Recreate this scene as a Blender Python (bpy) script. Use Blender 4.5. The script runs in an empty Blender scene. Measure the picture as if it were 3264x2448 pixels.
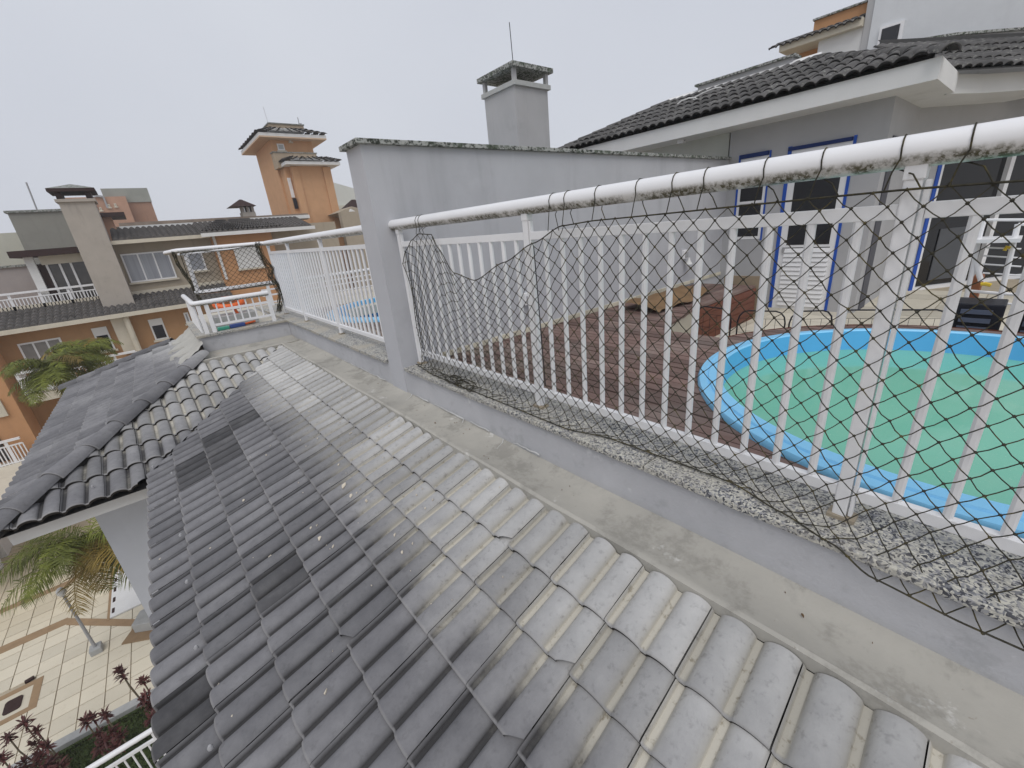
import bpy, bmesh, math, random
from mathutils import Vector, Matrix
R = random.Random(7)
S = bpy.context.scene
C = S.collection

# ---------------------------------------------------------------- camera, world, sun
# world frame: origin at the eye, +Y along the parapet, +X towards the pool, +Z up
AX = Vector((0.75784533, -0.29238142, 0.58325258)).normalized()
BX = Vector((-0.6463691, -0.21485122, 0.73215158)); BX = (BX - AX * AX.dot(BX)).normalized()
ZX = AX.cross(BX)
cam = bpy.data.cameras.new('camera'); camo = bpy.data.objects.new('camera', cam); C.objects.link(camo)
camo.matrix_world = Matrix(((AX.x, -AX.y, -AX.z, 0), (BX.x, -BX.y, -BX.z, 0), (ZX.x, -ZX.y, -ZX.z, 0), (0, 0, 0, 1)))
cam.sensor_width = 36; cam.lens = 1335.26 / 3264 * 36; cam.clip_start = .05; cam.clip_end = 800
S.camera = camo
S.render.engine = 'CYCLES'
S.view_settings.view_transform = 'Standard'; S.view_settings.look = 'None'
S.view_settings.exposure = 0.0; S.view_settings.gamma = 1
S.cycles.max_bounces = 6
SUN_EL, SUN_AZ = math.radians(57), math.radians(220)      # azimuth of the sun, clockwise from +Y
W = bpy.data.worlds.new('World'); S.world = W; W.use_nodes = True
nt = W.node_tree; nt.nodes.clear()
sky = nt.nodes.new('ShaderNodeTexSky'); sky.sky_type = 'NISHITA'; sky.sun_disc = False
sky.sun_elevation = SUN_EL; sky.sun_rotation = SUN_AZ; sky.dust_density = 6; sky.air_density = 1.2
b1 = nt.nodes.new('ShaderNodeBackground'); b1.inputs[1].default_value = 0.05
nt.links.new(sky.outputs[0], b1.inputs[0])
# the closed cloud sheet that hides most of the clear sky
tc = nt.nodes.new('ShaderNodeTexCoord'); no = nt.nodes.new('ShaderNodeTexNoise'); no.inputs['Scale'].default_value = 1.3; no.inputs['Detail'].default_value = 3
nt.links.new(tc.outputs['Generated'], no.inputs['Vector'])
cr = nt.nodes.new('ShaderNodeValToRGB'); cr.color_ramp.elements[0].position = .3; cr.color_ramp.elements[1].position = .75
cr.color_ramp.elements[0].color = (.60, .63, .71, 1); cr.color_ramp.elements[1].color = (.705, .735, .80, 1)
nt.links.new(no.outputs['Fac'], cr.inputs[0])
b2 = nt.nodes.new('ShaderNodeBackground'); b2.inputs[1].default_value = 1.0; nt.links.new(cr.outputs[0], b2.inputs[0])
mx = nt.nodes.new('ShaderNodeMixShader'); mx.inputs[0].default_value = .93
nt.links.new(b1.outputs[0], mx.inputs[1]); nt.links.new(b2.outputs[0], mx.inputs[2])
wo = nt.nodes.new('ShaderNodeOutputWorld'); nt.links.new(mx.outputs[0], wo.inputs[0])
sl = bpy.data.lights.new('sun', 'SUN'); sl.energy = 1.4; sl.angle = math.radians(40); sl.color = (1, .97, .93)
so = bpy.data.objects.new('sun', sl); C.objects.link(so)
so.rotation_euler = (math.radians(90) - SUN_EL, 0, math.radians(180) - SUN_AZ)   # lights along -Z
d_ = Vector((math.sin(SUN_AZ) * math.cos(SUN_EL), math.cos(SUN_AZ) * math.cos(SUN_EL), math.sin(SUN_EL)))
so.rotation_euler = d_.to_track_quat('Z', 'Y').to_euler()

# ---------------------------------------------------------------- helpers
def ray(p):
    x, y = (p[0] - 1632) / 1335.26, (p[1] - 1224) / 1335.26
    c = Vector((x, y, 1)); return Vector((AX.dot(c), BX.dot(c), ZX.dot(c)))
def on(ax, val, p):                    # the survey: point of the plane axis=val seen at photo pixel p
    d = ray(p); return d * (val / d[ax])
def zoom(ox, oy, s): return lambda a, b: (ox + s * a, oy + s * b)
z1 = zoom(0, 500, .45208); z2 = zoom(700, 350, .27125); z3 = zoom(0, 1150, .45208); z5 = zoom(2264, 0, .45208)
z6 = zoom(2264, 450, .45208); z7 = zoom(1200, 600, .45208); z8 = zoom(1450, 100, .40687); za = zoom(540, 740, .21097)
zb = zoom(0, 580, .25309); zc = zoom(0, 900, .36174); zd = zoom(2864, 550, .33142); zg = zoom(1900, 650, .27125)
z4 = zoom(0, 1700, .45208)

WL = {}                                # world location of every object's frame
def tag(o, label=None, cat=None, group=None, kind=None):
    for k, v in (('label', label), ('category', cat), ('group', group), ('kind', kind)):
        if v: o[k] = v
    return o
def thing(name, loc, label, cat, group=None, kind=None):
    o = bpy.data.objects.new(name, None); C.objects.link(o); o.location = loc; o.empty_display_size = .1
    WL[o.name] = Vector(loc); return tag(o, label, cat, group, kind)
def link(name, me, parent=None, loc=(0, 0, 0), rot=None):
    o = bpy.data.objects.new(name, me); C.objects.link(o)
    loc = Vector(loc)
    if parent: o.parent = parent; o.location = loc - WL[parent.name]
    else: o.location = loc
    if rot is not None: o.rotation_mode = 'QUATERNION'; o.rotation_quaternion = rot
    WL[o.name] = loc
    return o

class MB:
    def __init__(s): s.v = []; s.f = []
    def quad(s, *p):
        n = len(s.v); s.v += [tuple(q) for q in p]; s.f.append(tuple(range(n, n + len(p)))); return s
    def hexa(s, b, t):                 # bottom loop (ccw from above), top loop
        n = len(s.v); k = len(b); s.v += [tuple(q) for q in b] + [tuple(q) for q in t]
        s.f.append(tuple(n + i for i in reversed(range(k)))); s.f.append(tuple(n + k + i for i in range(k)))
        for i in range(k):
            j = (i + 1) % k; s.f.append((n + i, n + j, n + k + j, n + k + i))
        return s
    def box(s, x0, y0, z0, x1, y1, z1):
        x0, x1 = sorted((x0, x1)); y0, y1 = sorted((y0, y1)); z0, z1 = sorted((z0, z1))
        L = [(x0, y0), (x1, y0), (x1, y1), (x0, y1)]
        return s.hexa([(a, b, z0) for a, b in L], [(a, b, z1) for a, b in L])
    def prism(s, pts, z0, z1): return s.hexa([(a, b, z0) for a, b in pts], [(a, b, z1) for a, b in pts])
    def extr(s, loop, d):              # loop of 3-D points moved by d
        d = Vector(d); return s.hexa([Vector(p) for p in loop], [Vector(p) + d for p in loop])
    def path(s, pts, r, n=6, caps=True, r1=None):
        pts = [Vector(p) for p in pts]; m = len(pts); base = len(s.v)
        up = None
        for i, p in enumerate(pts):
            t = (pts[min(i + 1, m - 1)] - pts[max(i - 1, 0)]).normalized()
            if up is None or abs(up.dot(t)) > .999:
                up = Vector((0, 0, 1)) if abs(t.z) < .9 else Vector((1, 0, 0))
            a = t.cross(up).normalized(); b = a.cross(t); up = b
            rr = r if r1 is None else r + (r1 - r) * i / (m - 1)
            for k in range(n):
                w = 2 * math.pi * (k + .5) / n
                s.v.append(tuple(p + a * math.cos(w) * rr + b * math.sin(w) * rr))
        for i in range(m - 1):
            for k in range(n):
                q = (k + 1) % n
                s.f.append((base + i * n + k, base + i * n + q, base + i * n + n + q, base + i * n + n + k))
        if caps:
            s.f.append(tuple(base + k for k in reversed(range(n)))); s.f.append(tuple(base + (m - 1) * n + k for k in range(n)))
        return s
    def lathe(s, prof, c, n=24):       # prof: (r, z) from the bottom up
        base = len(s.v)
        for r, z in prof:
            for k in range(n):
                w = 2 * math.pi * k / n; s.v.append((c[0] + r * math.cos(w), c[1] + r * math.sin(w), c[2] + z))
        for i in range(len(prof) - 1):
            for k in range(n):
                q = (k + 1) % n; s.f.append((base + i * n + k, base + i * n + q, base + i * n + n + q, base + i * n + n + k))
        return s
    def mesh(s, name, mat, smooth=False, off=(0, 0, 0), bevel=0):
        me = bpy.data.meshes.new(name); o = Vector(off)
        me.from_pydata([tuple(Vector(v) - o) for v in s.v], [], s.f)
        if bevel:
            bm = bmesh.new(); bm.from_mesh(me)
            bmesh.ops.bevel(bm, geom=[e for e in bm.edges if e.calc_face_angle(0) > .6], offset=bevel, segments=2, affect='EDGES', profile=.6)
            bm.to_mesh(me); bm.free()
        if smooth:
            me.polygons.foreach_set('use_smooth', [True] * len(me.polygons))
            me.set_sharp_from_angle(angle=math.radians(40))
        if mat: me.materials.append(mat)
        me.update(); return me
    def build(s, name, mat, parent=None, smooth=False, bevel=0):
        if not s.v: return None
        lo = [min(v[i] for v in s.v) for i in range(3)]; hi = [max(v[i] for v in s.v) for i in range(3)]
        c = ((lo[0] + hi[0]) / 2, (lo[1] + hi[1]) / 2, lo[2])
        return link(name, s.mesh(name, mat, smooth, c, bevel), parent, c)

# ---------------------------------------------------------------- materials
def srgb(*c):
    return tuple(((v / 255 + .055) / 1.055) ** 2.4 if v > 10 else v / 255 / 12.92 for v in c)
class N:                               # small node-graph writer
    def __init__(s, name):
        s.m = bpy.data.materials.new(name); s.m.use_nodes = True; s.t = s.m.node_tree
        s.b = s.t.nodes['Principled BSDF']; s.b.inputs['Specular IOR Level'].default_value = .3
        s.pos = s.t.nodes.new('ShaderNodeNewGeometry')
    def set(s, i, v):
        if isinstance(v, bpy.types.NodeSocket): s.t.links.new(v, i)
        elif v is not None:
            if hasattr(i.default_value, '__len__') and not hasattr(v, '__len__'): v = (v,) * len(i.default_value)
            if hasattr(v, '__len__') and len(v) == 3 and len(i.default_value) == 4: v = (*v, 1)
            i.default_value = v
    def noise(s, scale, detail=4, rough=.55, vec=None, stretch=None):
        n = s.t.nodes.new('ShaderNodeTexNoise'); n.inputs['Scale'].default_value = scale; n.inputs['Detail'].default_value = detail; n.inputs['Roughness'].default_value = rough
        v = vec or s.pos.outputs['Position']
        if stretch:
            mp = s.t.nodes.new('ShaderNodeMapping'); mp.inputs['Scale'].default_value = stretch; s.t.links.new(v, mp.inputs['Vector']); v = mp.outputs[0]
        s.t.links.new(v, n.inputs['Vector']); return n.outputs['Fac']
    def vor(s, scale, feature='F1', out='Distance'):
        n = s.t.nodes.new('ShaderNodeTexVoronoi'); n.feature = feature; n.inputs['Scale'].default_value = scale
        s.t.links.new(s.pos.outputs['Position'], n.inputs['Vector']); return n.outputs[out]
    def math(s, op, a, b=0, clamp=False):
        n = s.t.nodes.new('ShaderNodeMath'); n.operation = op; n.use_clamp = clamp; s.set(n.inputs[0], a); s.set(n.inputs[1], b); return n.outputs[0]
    def step(s, v, lo, hi, a=0.0, b=1.0):
        n = s.t.nodes.new('ShaderNodeMapRange'); n.interpolation_type = 'SMOOTHSTEP'
        s.set(n.inputs[0], v)
        for i, q in enumerate((lo, hi, a, b)): n.inputs[i + 1].default_value = q
        return n.outputs[0]
    def mix(s, f, a, b, mode='MIX'):
        n = s.t.nodes.new('ShaderNodeMix'); n.data_type = 'RGBA'; n.blend_type = mode
        s.set(n.inputs[0], f); s.set(n.inputs[6], a); s.set(n.inputs[7], b); return n.outputs[2]
    def xyz(s, k, vec=None):
        n = s.t.nodes.new('ShaderNodeSeparateXYZ'); s.t.links.new(vec or s.pos.outputs['Position'], n.inputs[0]); return n.outputs[k]
    def nrm(s, k): return s.xyz(k, s.pos.outputs['Normal'])
    def rand(s): return s.t.nodes.new('ShaderNodeObjectInfo').outputs['Random']
    def attr(s, a):
        n = s.t.nodes.new('ShaderNodeAttribute'); n.attribute_name = a; return n.outputs['Fac']
    def bump(s, h, strength=.3, dist=.01):
        n = s.t.nodes.new('ShaderNodeBump'); n.inputs['Strength'].default_value = strength; n.inputs['Distance'].default_value = dist
        s.set(n.inputs['Height'], h); s.t.links.new(n.outputs[0], s.b.inputs['Normal']); return s
    def done(s, col, rough=.85, metal=0, spec=None):
        s.set(s.b.inputs['Base Color'], col); s.set(s.b.inputs['Roughness'], rough); s.b.inputs['Metallic'].default_value = metal
        if spec is not None: s.b.inputs['Specular IOR Level'].default_value = spec
        return s.m
MATS = {}
def plain(name, c, var=.12, scale=6, rough=.8, bump=.15, rnd=0, stain=None, stain_lo=.55, stain_hi=.75, spec=None):
    if name in MATS: return MATS[name]
    n = N(name); f = n.noise(scale, 6)
    col = n.mix(f, tuple(v * (1 - var * 1.6) for v in c), tuple(min(1, v * (1 + var * 1.6)) for v in c))
    if rnd:
        col = n.mix(rnd, col, n.mix(n.rand(), (.35, .35, .35), (1.65, 1.65, 1.65)), 'MULTIPLY')
    if stain:
        g = n.step(n.noise(scale * .35, 7, .65), stain_lo, stain_hi); col = n.mix(n.math('MULTIPLY', g, stain[1]), col, stain[0])
    if bump: n.bump(n.noise(scale * 14, 4), bump, .006)
    MATS[name] = n.done(col, rough, 0, spec); return MATS[name]

def tile_mat(name, white, base=1.0, rnd=.42):             # white(n) -> 0..1 socket: where cement wash has whitened the tiles
    n = N(name)
    w = white(n)
    f = n.noise(9, 8, .68); f2 = n.noise(38, 5, .65); f3 = n.noise(120, 3)
    dark = n.mix(f, tuple(v * base for v in (.098, .098, .106)), tuple(v * base for v in (.235, .233, .242)))
    lite = n.mix(f, (.34, .34, .34), (.56, .555, .54))
    w2 = n.math('ADD', w, n.math('MULTIPLY', n.math('SUBTRACT', n.noise(3.2, 6, .65), .5), .7), True)
    col = n.mix(w2, dark, lite)
    blot = n.step(f2, .52, .72)
    col = n.mix(n.math('MULTIPLY', blot, .55), col, n.mix(.5, col, (.08, .08, .08)))
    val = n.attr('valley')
    col = n.mix(n.math('MULTIPLY', n.math('POWER', val, 1.5), .85), col, (.026, .025, .025))  # groove and flank shading painted dark, together with valley dirt
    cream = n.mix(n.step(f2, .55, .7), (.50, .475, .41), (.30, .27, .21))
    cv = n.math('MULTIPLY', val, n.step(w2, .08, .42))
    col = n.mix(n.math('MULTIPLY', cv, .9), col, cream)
    edge = n.attr('edge')
    col = n.mix(n.math('MULTIPLY', edge, .35), col, (.36, .35, .34))
    col = n.mix(rnd, col, n.mix(n.rand(), (.55, .55, .56), (1.45, 1.44, 1.43)), 'MULTIPLY')
    col = n.mix(n.attr('front'), col, n.mix(f, (.014, .013, .012), (.040, .035, .031)))  # dark front edge: dirt plus the shadow gap painted in
    n.bump(n.math('ADD', n.math('MULTIPLY', f2, .6), n.math('MULTIPLY', f3, .5)), .4, .004)
    return n.done(col, .82, 0, .25)
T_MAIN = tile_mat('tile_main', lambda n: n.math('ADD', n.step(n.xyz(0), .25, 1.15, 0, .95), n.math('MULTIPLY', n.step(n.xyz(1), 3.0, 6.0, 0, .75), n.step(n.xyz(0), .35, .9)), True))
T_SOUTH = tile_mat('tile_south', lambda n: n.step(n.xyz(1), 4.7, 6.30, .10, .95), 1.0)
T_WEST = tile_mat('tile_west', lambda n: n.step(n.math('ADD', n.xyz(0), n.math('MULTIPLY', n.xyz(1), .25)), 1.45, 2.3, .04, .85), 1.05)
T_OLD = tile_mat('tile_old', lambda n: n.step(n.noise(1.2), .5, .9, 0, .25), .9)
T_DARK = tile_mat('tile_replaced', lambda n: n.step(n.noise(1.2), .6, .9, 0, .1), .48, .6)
def dark_old():
    n = N('tile_lichen'); f = n.noise(9, 6, .65)
    col = n.mix(f, (.035, .034, .036), (.15, .145, .14)); col = n.mix(n.step(n.noise(22, 5), .56, .7), col, (.20, .20, .18))
    col = n.mix(.6, col, n.mix(n.rand(), (.55, .55, .55), (1.5, 1.5, 1.5)), 'MULTIPLY'); col = n.mix(n.attr('front'), col, (.016, .015, .015)); n.bump(n.noise(60, 4), .4, .006); return n.done(col, .85)  # front edge colour includes the shadow gap under the tile
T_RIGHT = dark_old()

def wallmat(name, c, streak=.5, sc=.16):
    n = N(name); f = n.noise(1.6, 8, .66); g = n.noise(4, 6, .6, stretch=(1, 1, .14)); h = n.noise(26, 4)
    col = n.mix(f, tuple(v * .84 for v in c), tuple(v * 1.12 for v in c))
    col = n.mix(n.math('MULTIPLY', n.step(g, .52, .72), streak), col, tuple(v * (.55 + sc) for v in c))
    g2 = n.noise(11, 6, .7, stretch=(1, 1, .10)); col = n.mix(n.math('MULTIPLY', n.step(g2, .58, .74), streak * .7), col, tuple(v * 1.22 for v in c))
    col = n.mix(n.math('MULTIPLY', n.step(n.noise(2.3, 8, .72), .56, .66), streak * .5), col, tuple(v * .72 for v in c))
    n.bump(n.math('ADD', n.math('MULTIPLY', h, .5), n.noise(90, 3)), .25, .004); return n.done(col, .9, 0, .2)
PLASTER = wallmat('grey_plaster', (.50, .505, .53), .4)
def parapet_mat():
    n = N('parapet_paint'); f = n.noise(2.2, 8, .7); g = n.noise(7, 8, .72); c = n.mix(f, (.36, .365, .385), (.60, .60, .62))
    c = n.mix(n.step(g, .54, .66, 0, .45), c, (.33, .335, .345)); c = n.mix(n.step(n.noise(5, 7, .7), .60, .67, 0, .6), c, (.66, .66, .665))
    c = n.mix(n.step(n.xyz(2), -1.19, -1.26, 0, .35), c, (.34, .33, .30)); n.bump(n.math('ADD', g, n.noise(70, 3)), .35, .005); return n.done(c, .8, 0, .25)
PARAPET = parapet_mat()
HOUSEW = wallmat('house_paint', (.44, .44, .45), .2)
STUCCO = wallmat('chimney_stucco', (.45, .45, .455), .5)
def gutter_mat():
    n = N('cement_gutter'); f = n.noise(2.2, 7, .62); g = n.noise(9, 6, .65); w = n.noise(30, 5)
    col = n.mix(f, (.28, .272, .25), (.54, .515, .455)); col = n.mix(n.step(g, .56, .75, 0, .5), col, (.30, .29, .265))
    col = n.mix(n.step(n.noise(4.3, 7, .7), .63, .74, 0, .45), col, (.46, .33, .20))
    col = n.mix(n.step(n.noise(7, 7, .7), .62, .68, 0, .7), col, (.62, .61, .58)); col = n.mix(n.step(n.noise(2.9, 8, .75), .50, .62, 0, .6), col, (.24, .23, .205)); col = n.mix(n.step(n.noise(48, 4, .6), .68, .74, 0, .35), col, (.20, .16, .11))
    n.bump(n.math('ADD', g, n.math('MULTIPLY', w, .4)), .3, .006); return n.done(col, .8, 0, .3)
GUTTER = gutter_mat()
def granite_mat(dirt):
    n = N('granite_%d' % int(dirt * 10)); v = n.t.nodes.new('ShaderNodeTexVoronoi'); v.inputs['Scale'].default_value = 150; v.inputs['Randomness'].default_value = 1
    mp = n.t.nodes.new('ShaderNodeVectorMath'); mp.operation = 'ADD'
    nz = n.t.nodes.new('ShaderNodeTexNoise'); nz.inputs['Scale'].default_value = 40; n.t.links.new(n.pos.outputs['Position'], nz.inputs['Vector'])
    sc = n.t.nodes.new('ShaderNodeVectorMath'); sc.operation = 'SCALE'; sc.inputs[3].default_value = .03; n.t.links.new(nz.outputs['Color'], sc.inputs[0])
    n.t.links.new(n.pos.outputs['Position'], mp.inputs[0]); n.t.links.new(sc.outputs[0], mp.inputs[1]); n.t.links.new(mp.outputs[0], v.inputs['Vector'])
    r = n.xyz(0, v.outputs['Color']); q = n.noise(6, 5)
    k = n.math('ADD', r, n.math('MULTIPLY', n.math('SUBTRACT', q, .5), .5))
    cr = n.t.nodes.new('ShaderNodeValToRGB'); cr.color_ramp.interpolation = 'CONSTANT'
    e = cr.color_ramp.elements; e[0].color = (.05, .052, .065, 1); e[1].position = .2; e[1].color = (.17, .175, .19, 1)
    for p, c in ((.34, (.42, .41, .37, 1)), (.62, (.56, .545, .48, 1)), (.85, (.30, .30, .31, 1))):
        x = e.new(p); x.color = c
    n.t.links.new(k, cr.inputs[0])
    col = n.mix(n.step(n.noise(3, 6, .65), .42, .62, 0, dirt), cr.outputs[0], (.40, .37, .31))
    col = n.mix(n.step(n.noise(5, 7, .7), .6, .75, 0, .5), col, (.16, .14, .105))
    n.bump(n.noise(120, 3), .15, .003); return n.done(col, .55, 0, .4)
GRANITE = granite_mat(.25); GRANITE_D = granite_mat(.95)
def rail_mat():
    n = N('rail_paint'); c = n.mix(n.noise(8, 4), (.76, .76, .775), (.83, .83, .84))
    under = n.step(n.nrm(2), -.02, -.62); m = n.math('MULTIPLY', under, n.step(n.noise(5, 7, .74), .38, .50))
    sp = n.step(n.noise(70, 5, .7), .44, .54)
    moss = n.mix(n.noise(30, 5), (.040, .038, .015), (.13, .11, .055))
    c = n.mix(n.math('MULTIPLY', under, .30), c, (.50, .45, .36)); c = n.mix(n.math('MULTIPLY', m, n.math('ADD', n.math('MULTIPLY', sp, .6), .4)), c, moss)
    return n.done(c, .32, 0, .5)
RAILTUBE = rail_mat()
WHITE = plain('white_metal', (.80, .80, .81), .05, 5, .4, .0, 0, ((.45, .42, .36), .35), .62, .8, .45)
WHITEP = plain('white_plaster', (.70, .70, .69), .06, 3, .85, .1, 0, ((.45, .44, .42), .4))
CREAM = plain('cream_plaster', (.60, .55, .45), .08, 3, .85, .1, 0, ((.38, .35, .3), .5))
TAN = wallmat('tan_render', (.33, .255, .185), .4); TAN2 = wallmat('tan_grey_render', (.40, .345, .27), .4)
ORANGE = wallmat('orange_render', (.54, .295, .15), .25); ORANGE2 = wallmat('tower_orange', (.60, .355, .20), .25)
ORANGE_SHADED = wallmat('shaded_orange_render', (.40, .235, .12), .35)  # orange wall toned down, shade of the eave put into its colour
STUC2 = wallmat('old_stucco', (.42, .38, .335), .55)
GREYB = wallmat('grey_render', (.27, .265, .235), .3); PALE = wallmat('pale_render', (.56, .55, .47), .2)
DIRTYC = wallmat('dirty_cream', (.42, .34, .25), .75, .0)
DARKGL = plain('dark_glass', (.012, .012, .015), .1, 3, .08, 0, 0, spec=.6)
def curtain():
    n = N('curtained_glass'); f = n.noise(3, 5, .6, stretch=(5, 1, .12)); return n.done(n.mix(f, (.16, .17, .20), (.46, .48, .52)), .12, 0, .5)
GLASSC = curtain()
BLUE_SHADED = plain('shaded_blue_trim', (.012, .03, .13), .1, 8, .6, .1)  # trim blue made darker: the lintels' shade is put into the colour
BLUE = plain('blue_trim', (.02, .085, .42), .1, 8, .5, .1)
BLACK = plain('black_plastic', (.014, .015, .022), .2, 8, .45, .1)
CORD = plain('net_cord', (.042, .039, .028), .5, 60, .9, 0, 0, ((.10, .08, .03), .8), .5, .65)
def deck_mat():
    n = N('deck_wood'); g = n.noise(14, 7, .65, stretch=(6, .35, 1)); f = n.noise(2.2, 5)
    c = n.mix(g, (.085, .050, .043), (.255, .175, .152)); c = n.mix(n.step(f, .45, .7, 0, .55), c, (.24, .20, .18))
    far = n.math('MULTIPLY', n.step(n.xyz(1), 1.6, 2.9), n.step(n.xyz(0), 2.6, 1.8)); c = n.mix(n.math('MULTIPLY', far, n.step(n.noise(3, 6), .35, .6, 0, .75)), c, (.34, .30, .245))
    c = n.mix(.5, c, n.mix(n.rand(), (.45, .45, .45), (1.55, 1.52, 1.5)), 'MULTIPLY'); n.bump(n.noise(60, 4, .6, stretch=(6, .3, 1)), .35, .004); return n.done(c, .75, 0, .3)
DECK = deck_mat(); REDWOOD = plain('red_wood', (.16, .050, .028), .25, 10, .5, .15, .25)
MOSSCAP = None
def moss_cap():
    n = N('mossy_stone'); f = n.noise(34, 5, .7); c = n.mix(n.step(f, .45, .60), (.40, .41, .39), (.035, .040, .032)); c = n.mix(n.step(n.noise(11, 6), .5, .65, 0, .8), c, (.055, .075, .045))
    n.bump(f, .4, .008); return n.done(c, .9)
MOSSCAP = moss_cap()
def pool_mat(): return plain('pool_shell', (.10, .43, .78), .08, 3, .3, 0, spec=.5)
POOL = pool_mat(); POOLRIM = plain('pool_rim', (.24, .60, .90), .06, 4, .35, 0, spec=.5)
def water_mat():
    n = N('pool_water'); f = n.noise(1.3, 4); c = n.mix(f, (.16, .485, .36), (.21, .545, .405))
    r = n.math('SUBTRACT', 0, 0)
    c = n.mix(n.step(n.noise(150, 2, .5), .70, .74, 0, .45), c, (.60, .72, .62)); c = n.mix(n.step(n.noise(2.6, 6, .7), .5, .7, 0, .3), c, (.26, .52, .40))
    n.bump(n.noise(7, 4, .6, stretch=(1, 2.4, 1)), .05, .02)
    return n.done(c, .06, 0, .38)
WATER = water_mat()
LEAF = plain('palm_leaf', (.125, .145, .018), .5, 6, .55, 0, .5); LEAF2 = plain('palm_leaf_old', (.20, .14, .03), .4, 6, .6, 0, .5)
TRUNK = plain('palm_trunk', (.16, .13, .10), .3, 9, .9, .4)
REDLEAF = plain('red_leaf', (.075, .022, .020), .5, 9, .5, 0, .4); STEM = plain('plant_stem', (.22, .18, .12), .2, 9, .8, .2)
GRASS = plain('lawn_grass', (.045, .065, .018), .5, 9, .9, .3, .5)
def paving_mat():
    n = N('paving_cream'); c = n.mix(n.noise(1.1, 6), (.60, .545, .43), (.72, .665, .54)); c = n.mix(n.step(n.noise(5, 6), .58, .75, 0, .4), c, (.45, .38, .27))
    yb = n.step(n.xyz(1), 16.5, 20.0, 0, .35); c = n.mix(yb, c, (.60, .50, .32))
    c = n.mix(.18, c, n.mix(n.rand(), (.5, .5, .5), (1.5, 1.5, 1.5)), 'MULTIPLY'); n.bump(n.noise(40, 3), .2, .005); return n.done(c, .75)
PAVE = paving_mat(); BAND = plain('paving_brown', (.30, .205, .12), .15, 4, .8, .15, .2); GROUT = plain('grout', (.42, .36, .27), .15, 8, .9, .2)
CONC = plain('concrete', (.38, .385, .38), .12, 6, .9, .3, 0, ((.2, .2, .19), .4))
FLOORB = plain('terrace_tile', (.56, .52, .43), .08, 4, .6, .1, .25); SKIRT = plain('skirting_tile', (.60, .56, .45), .08, 9, .6, .1, .3)
BRICKB = wallmat('bare_brick', (.36, .215, .15), .8); DARKW = plain('dark_timber', (.035, .016, .014), .2, 6, .7, .1)
UNDER = plain('roof_underlay', (.03, .029, .028), .2, 8, .95, 0)
ORPL = plain('orange_plastic', (.75, .13, .02), .08, 5, .4, 0, spec=.5)
METAL = plain('galvanised_metal', (.35, .35, .36), .1, 9, .45, .1); BROWN = plain('brown_cloth', (.20, .125, .065), .3, 5, .8, .3)
def far_roof():
    n = N('far_roof_tile'); f = n.noise(7, 5, .7); c = n.mix(f, (.045, .042, .040), (.185, .172, .162)); c = n.mix(n.step(n.noise(1.1, 4), .5, .7, 0, .5), c, (.05, .046, .044)); return n.done(c, .85, 0, .2)
FARROOF = far_roof()

# ---------------------------------------------------------------- ground level of the estate
G = -11.0
gr = MB().quad((-300, -300, G - .03), (300, -300, G - .03), (300, 400, G - .03), (-300, 400, G - .03)).build('ground', GROUT); gr['kind'] = 'structure'
pl = thing('plaza_pavement', (-5.5, 18, G), 'cream paved plaza with brown bands below the roof', 'pavement', kind='structure')
TP = .54
bands = []
def in_inlay(x, y): return x < -5.66 and 14.72 < y < 15.93
tm = MB().box(-TP / 2 + .012, -TP / 2 + .012, -.06, TP / 2 - .012, TP / 2 - .012, 0).mesh('paving_tile', PAVE)
for i in range(-9, 10):
    for j in range(27):
        x, y = -4.52 + i * TP, 13.1 + j * TP
        if x < -9 or x > -1.9: continue
        if in_inlay(x, y): continue
        link('paving_tile', tm, pl, (x, y, G + R.uniform(-.004, .004)))
bd = lambda *p: MB().prism(p, G - .02, G + .012).build('band', BAND, pl)
bd((-9, 18.05), (-5.42, 18.0), (-5.42, 18.36), (-9, 18.45)); bd((-5.42, 17.95), (-3.2, 15.7), (-3.2, 16.05), (-5.42, 18.32))
bd((-9, 20.4), (-5.6, 20.5), (-5.6, 20.8), (-9, 20.7)); bd((-5.6, 20.5), (-4.1, 22.0), (-4.1, 22.35), (-5.6, 20.8))
bd((-9, 15.75), (-5.70, 15.75), (-5.70, 15.92), (-9, 15.92)); bd((-9, 14.75), (-5.70, 14.75), (-5.70, 14.92), (-9, 14.92)); bd((-5.88, 14.92), (-5.70, 14.92), (-5.70, 15.75), (-5.88, 15.75))
MB().prism([(-9, 14.92), (-5.88, 14.92), (-5.88, 15.75), (-9, 15.75)], G - .02, G + .002).build('inlay', PAVE, pl)
dr = MB(); lp = []
for cx, cy, a0 in ((-6.12, 15.13, -90), (-6.12, 15.47, 0), (-6.32, 15.47, 90), (-6.32, 15.13, 180)):
    for k in range(4):
        w = math.radians(a0 + 30 * k); lp.append((cx + .07 * math.cos(w), cy + .07 * math.sin(w)))
tag(dr.prism(lp, G + .004, G + .03).build('manhole_cover', DARKW), 'dark rounded square cover set in the pale plaza inlay', 'cover')
tag(MB().prism([(-6.08, 15.95), (-5.9, 15.99), (-5.92, 16.1), (-6.1, 16.06)], G, G + .05).build('drain_grate', DARKW), 'small dark drain piece beside the brown plaza band', 'drain')
wp = thing('white_slab', (-4, 19, G), 'white ground panel with dark slots beside the grey wall', 'panel')
MB().prism([(-4.28, 17.15), (-2.2, 17.15), (-2.2, 21.4), (-4.31, 21.2)], G, G + .05).build('panel', WHITEP, wp)
for k in range(6): MB().box(-4.24, 17.35 + k * .62, G + .04, -4.17, 17.62 + k * .62, G + .058).build('slot', DARKW, wp)
MB().prism([(-4.36, 17.1), (-4.282, 17.1), (-4.312, 21.2), (-4.39, 21.2)], G, G + .03).build('edging', BAND, wp)
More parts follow.
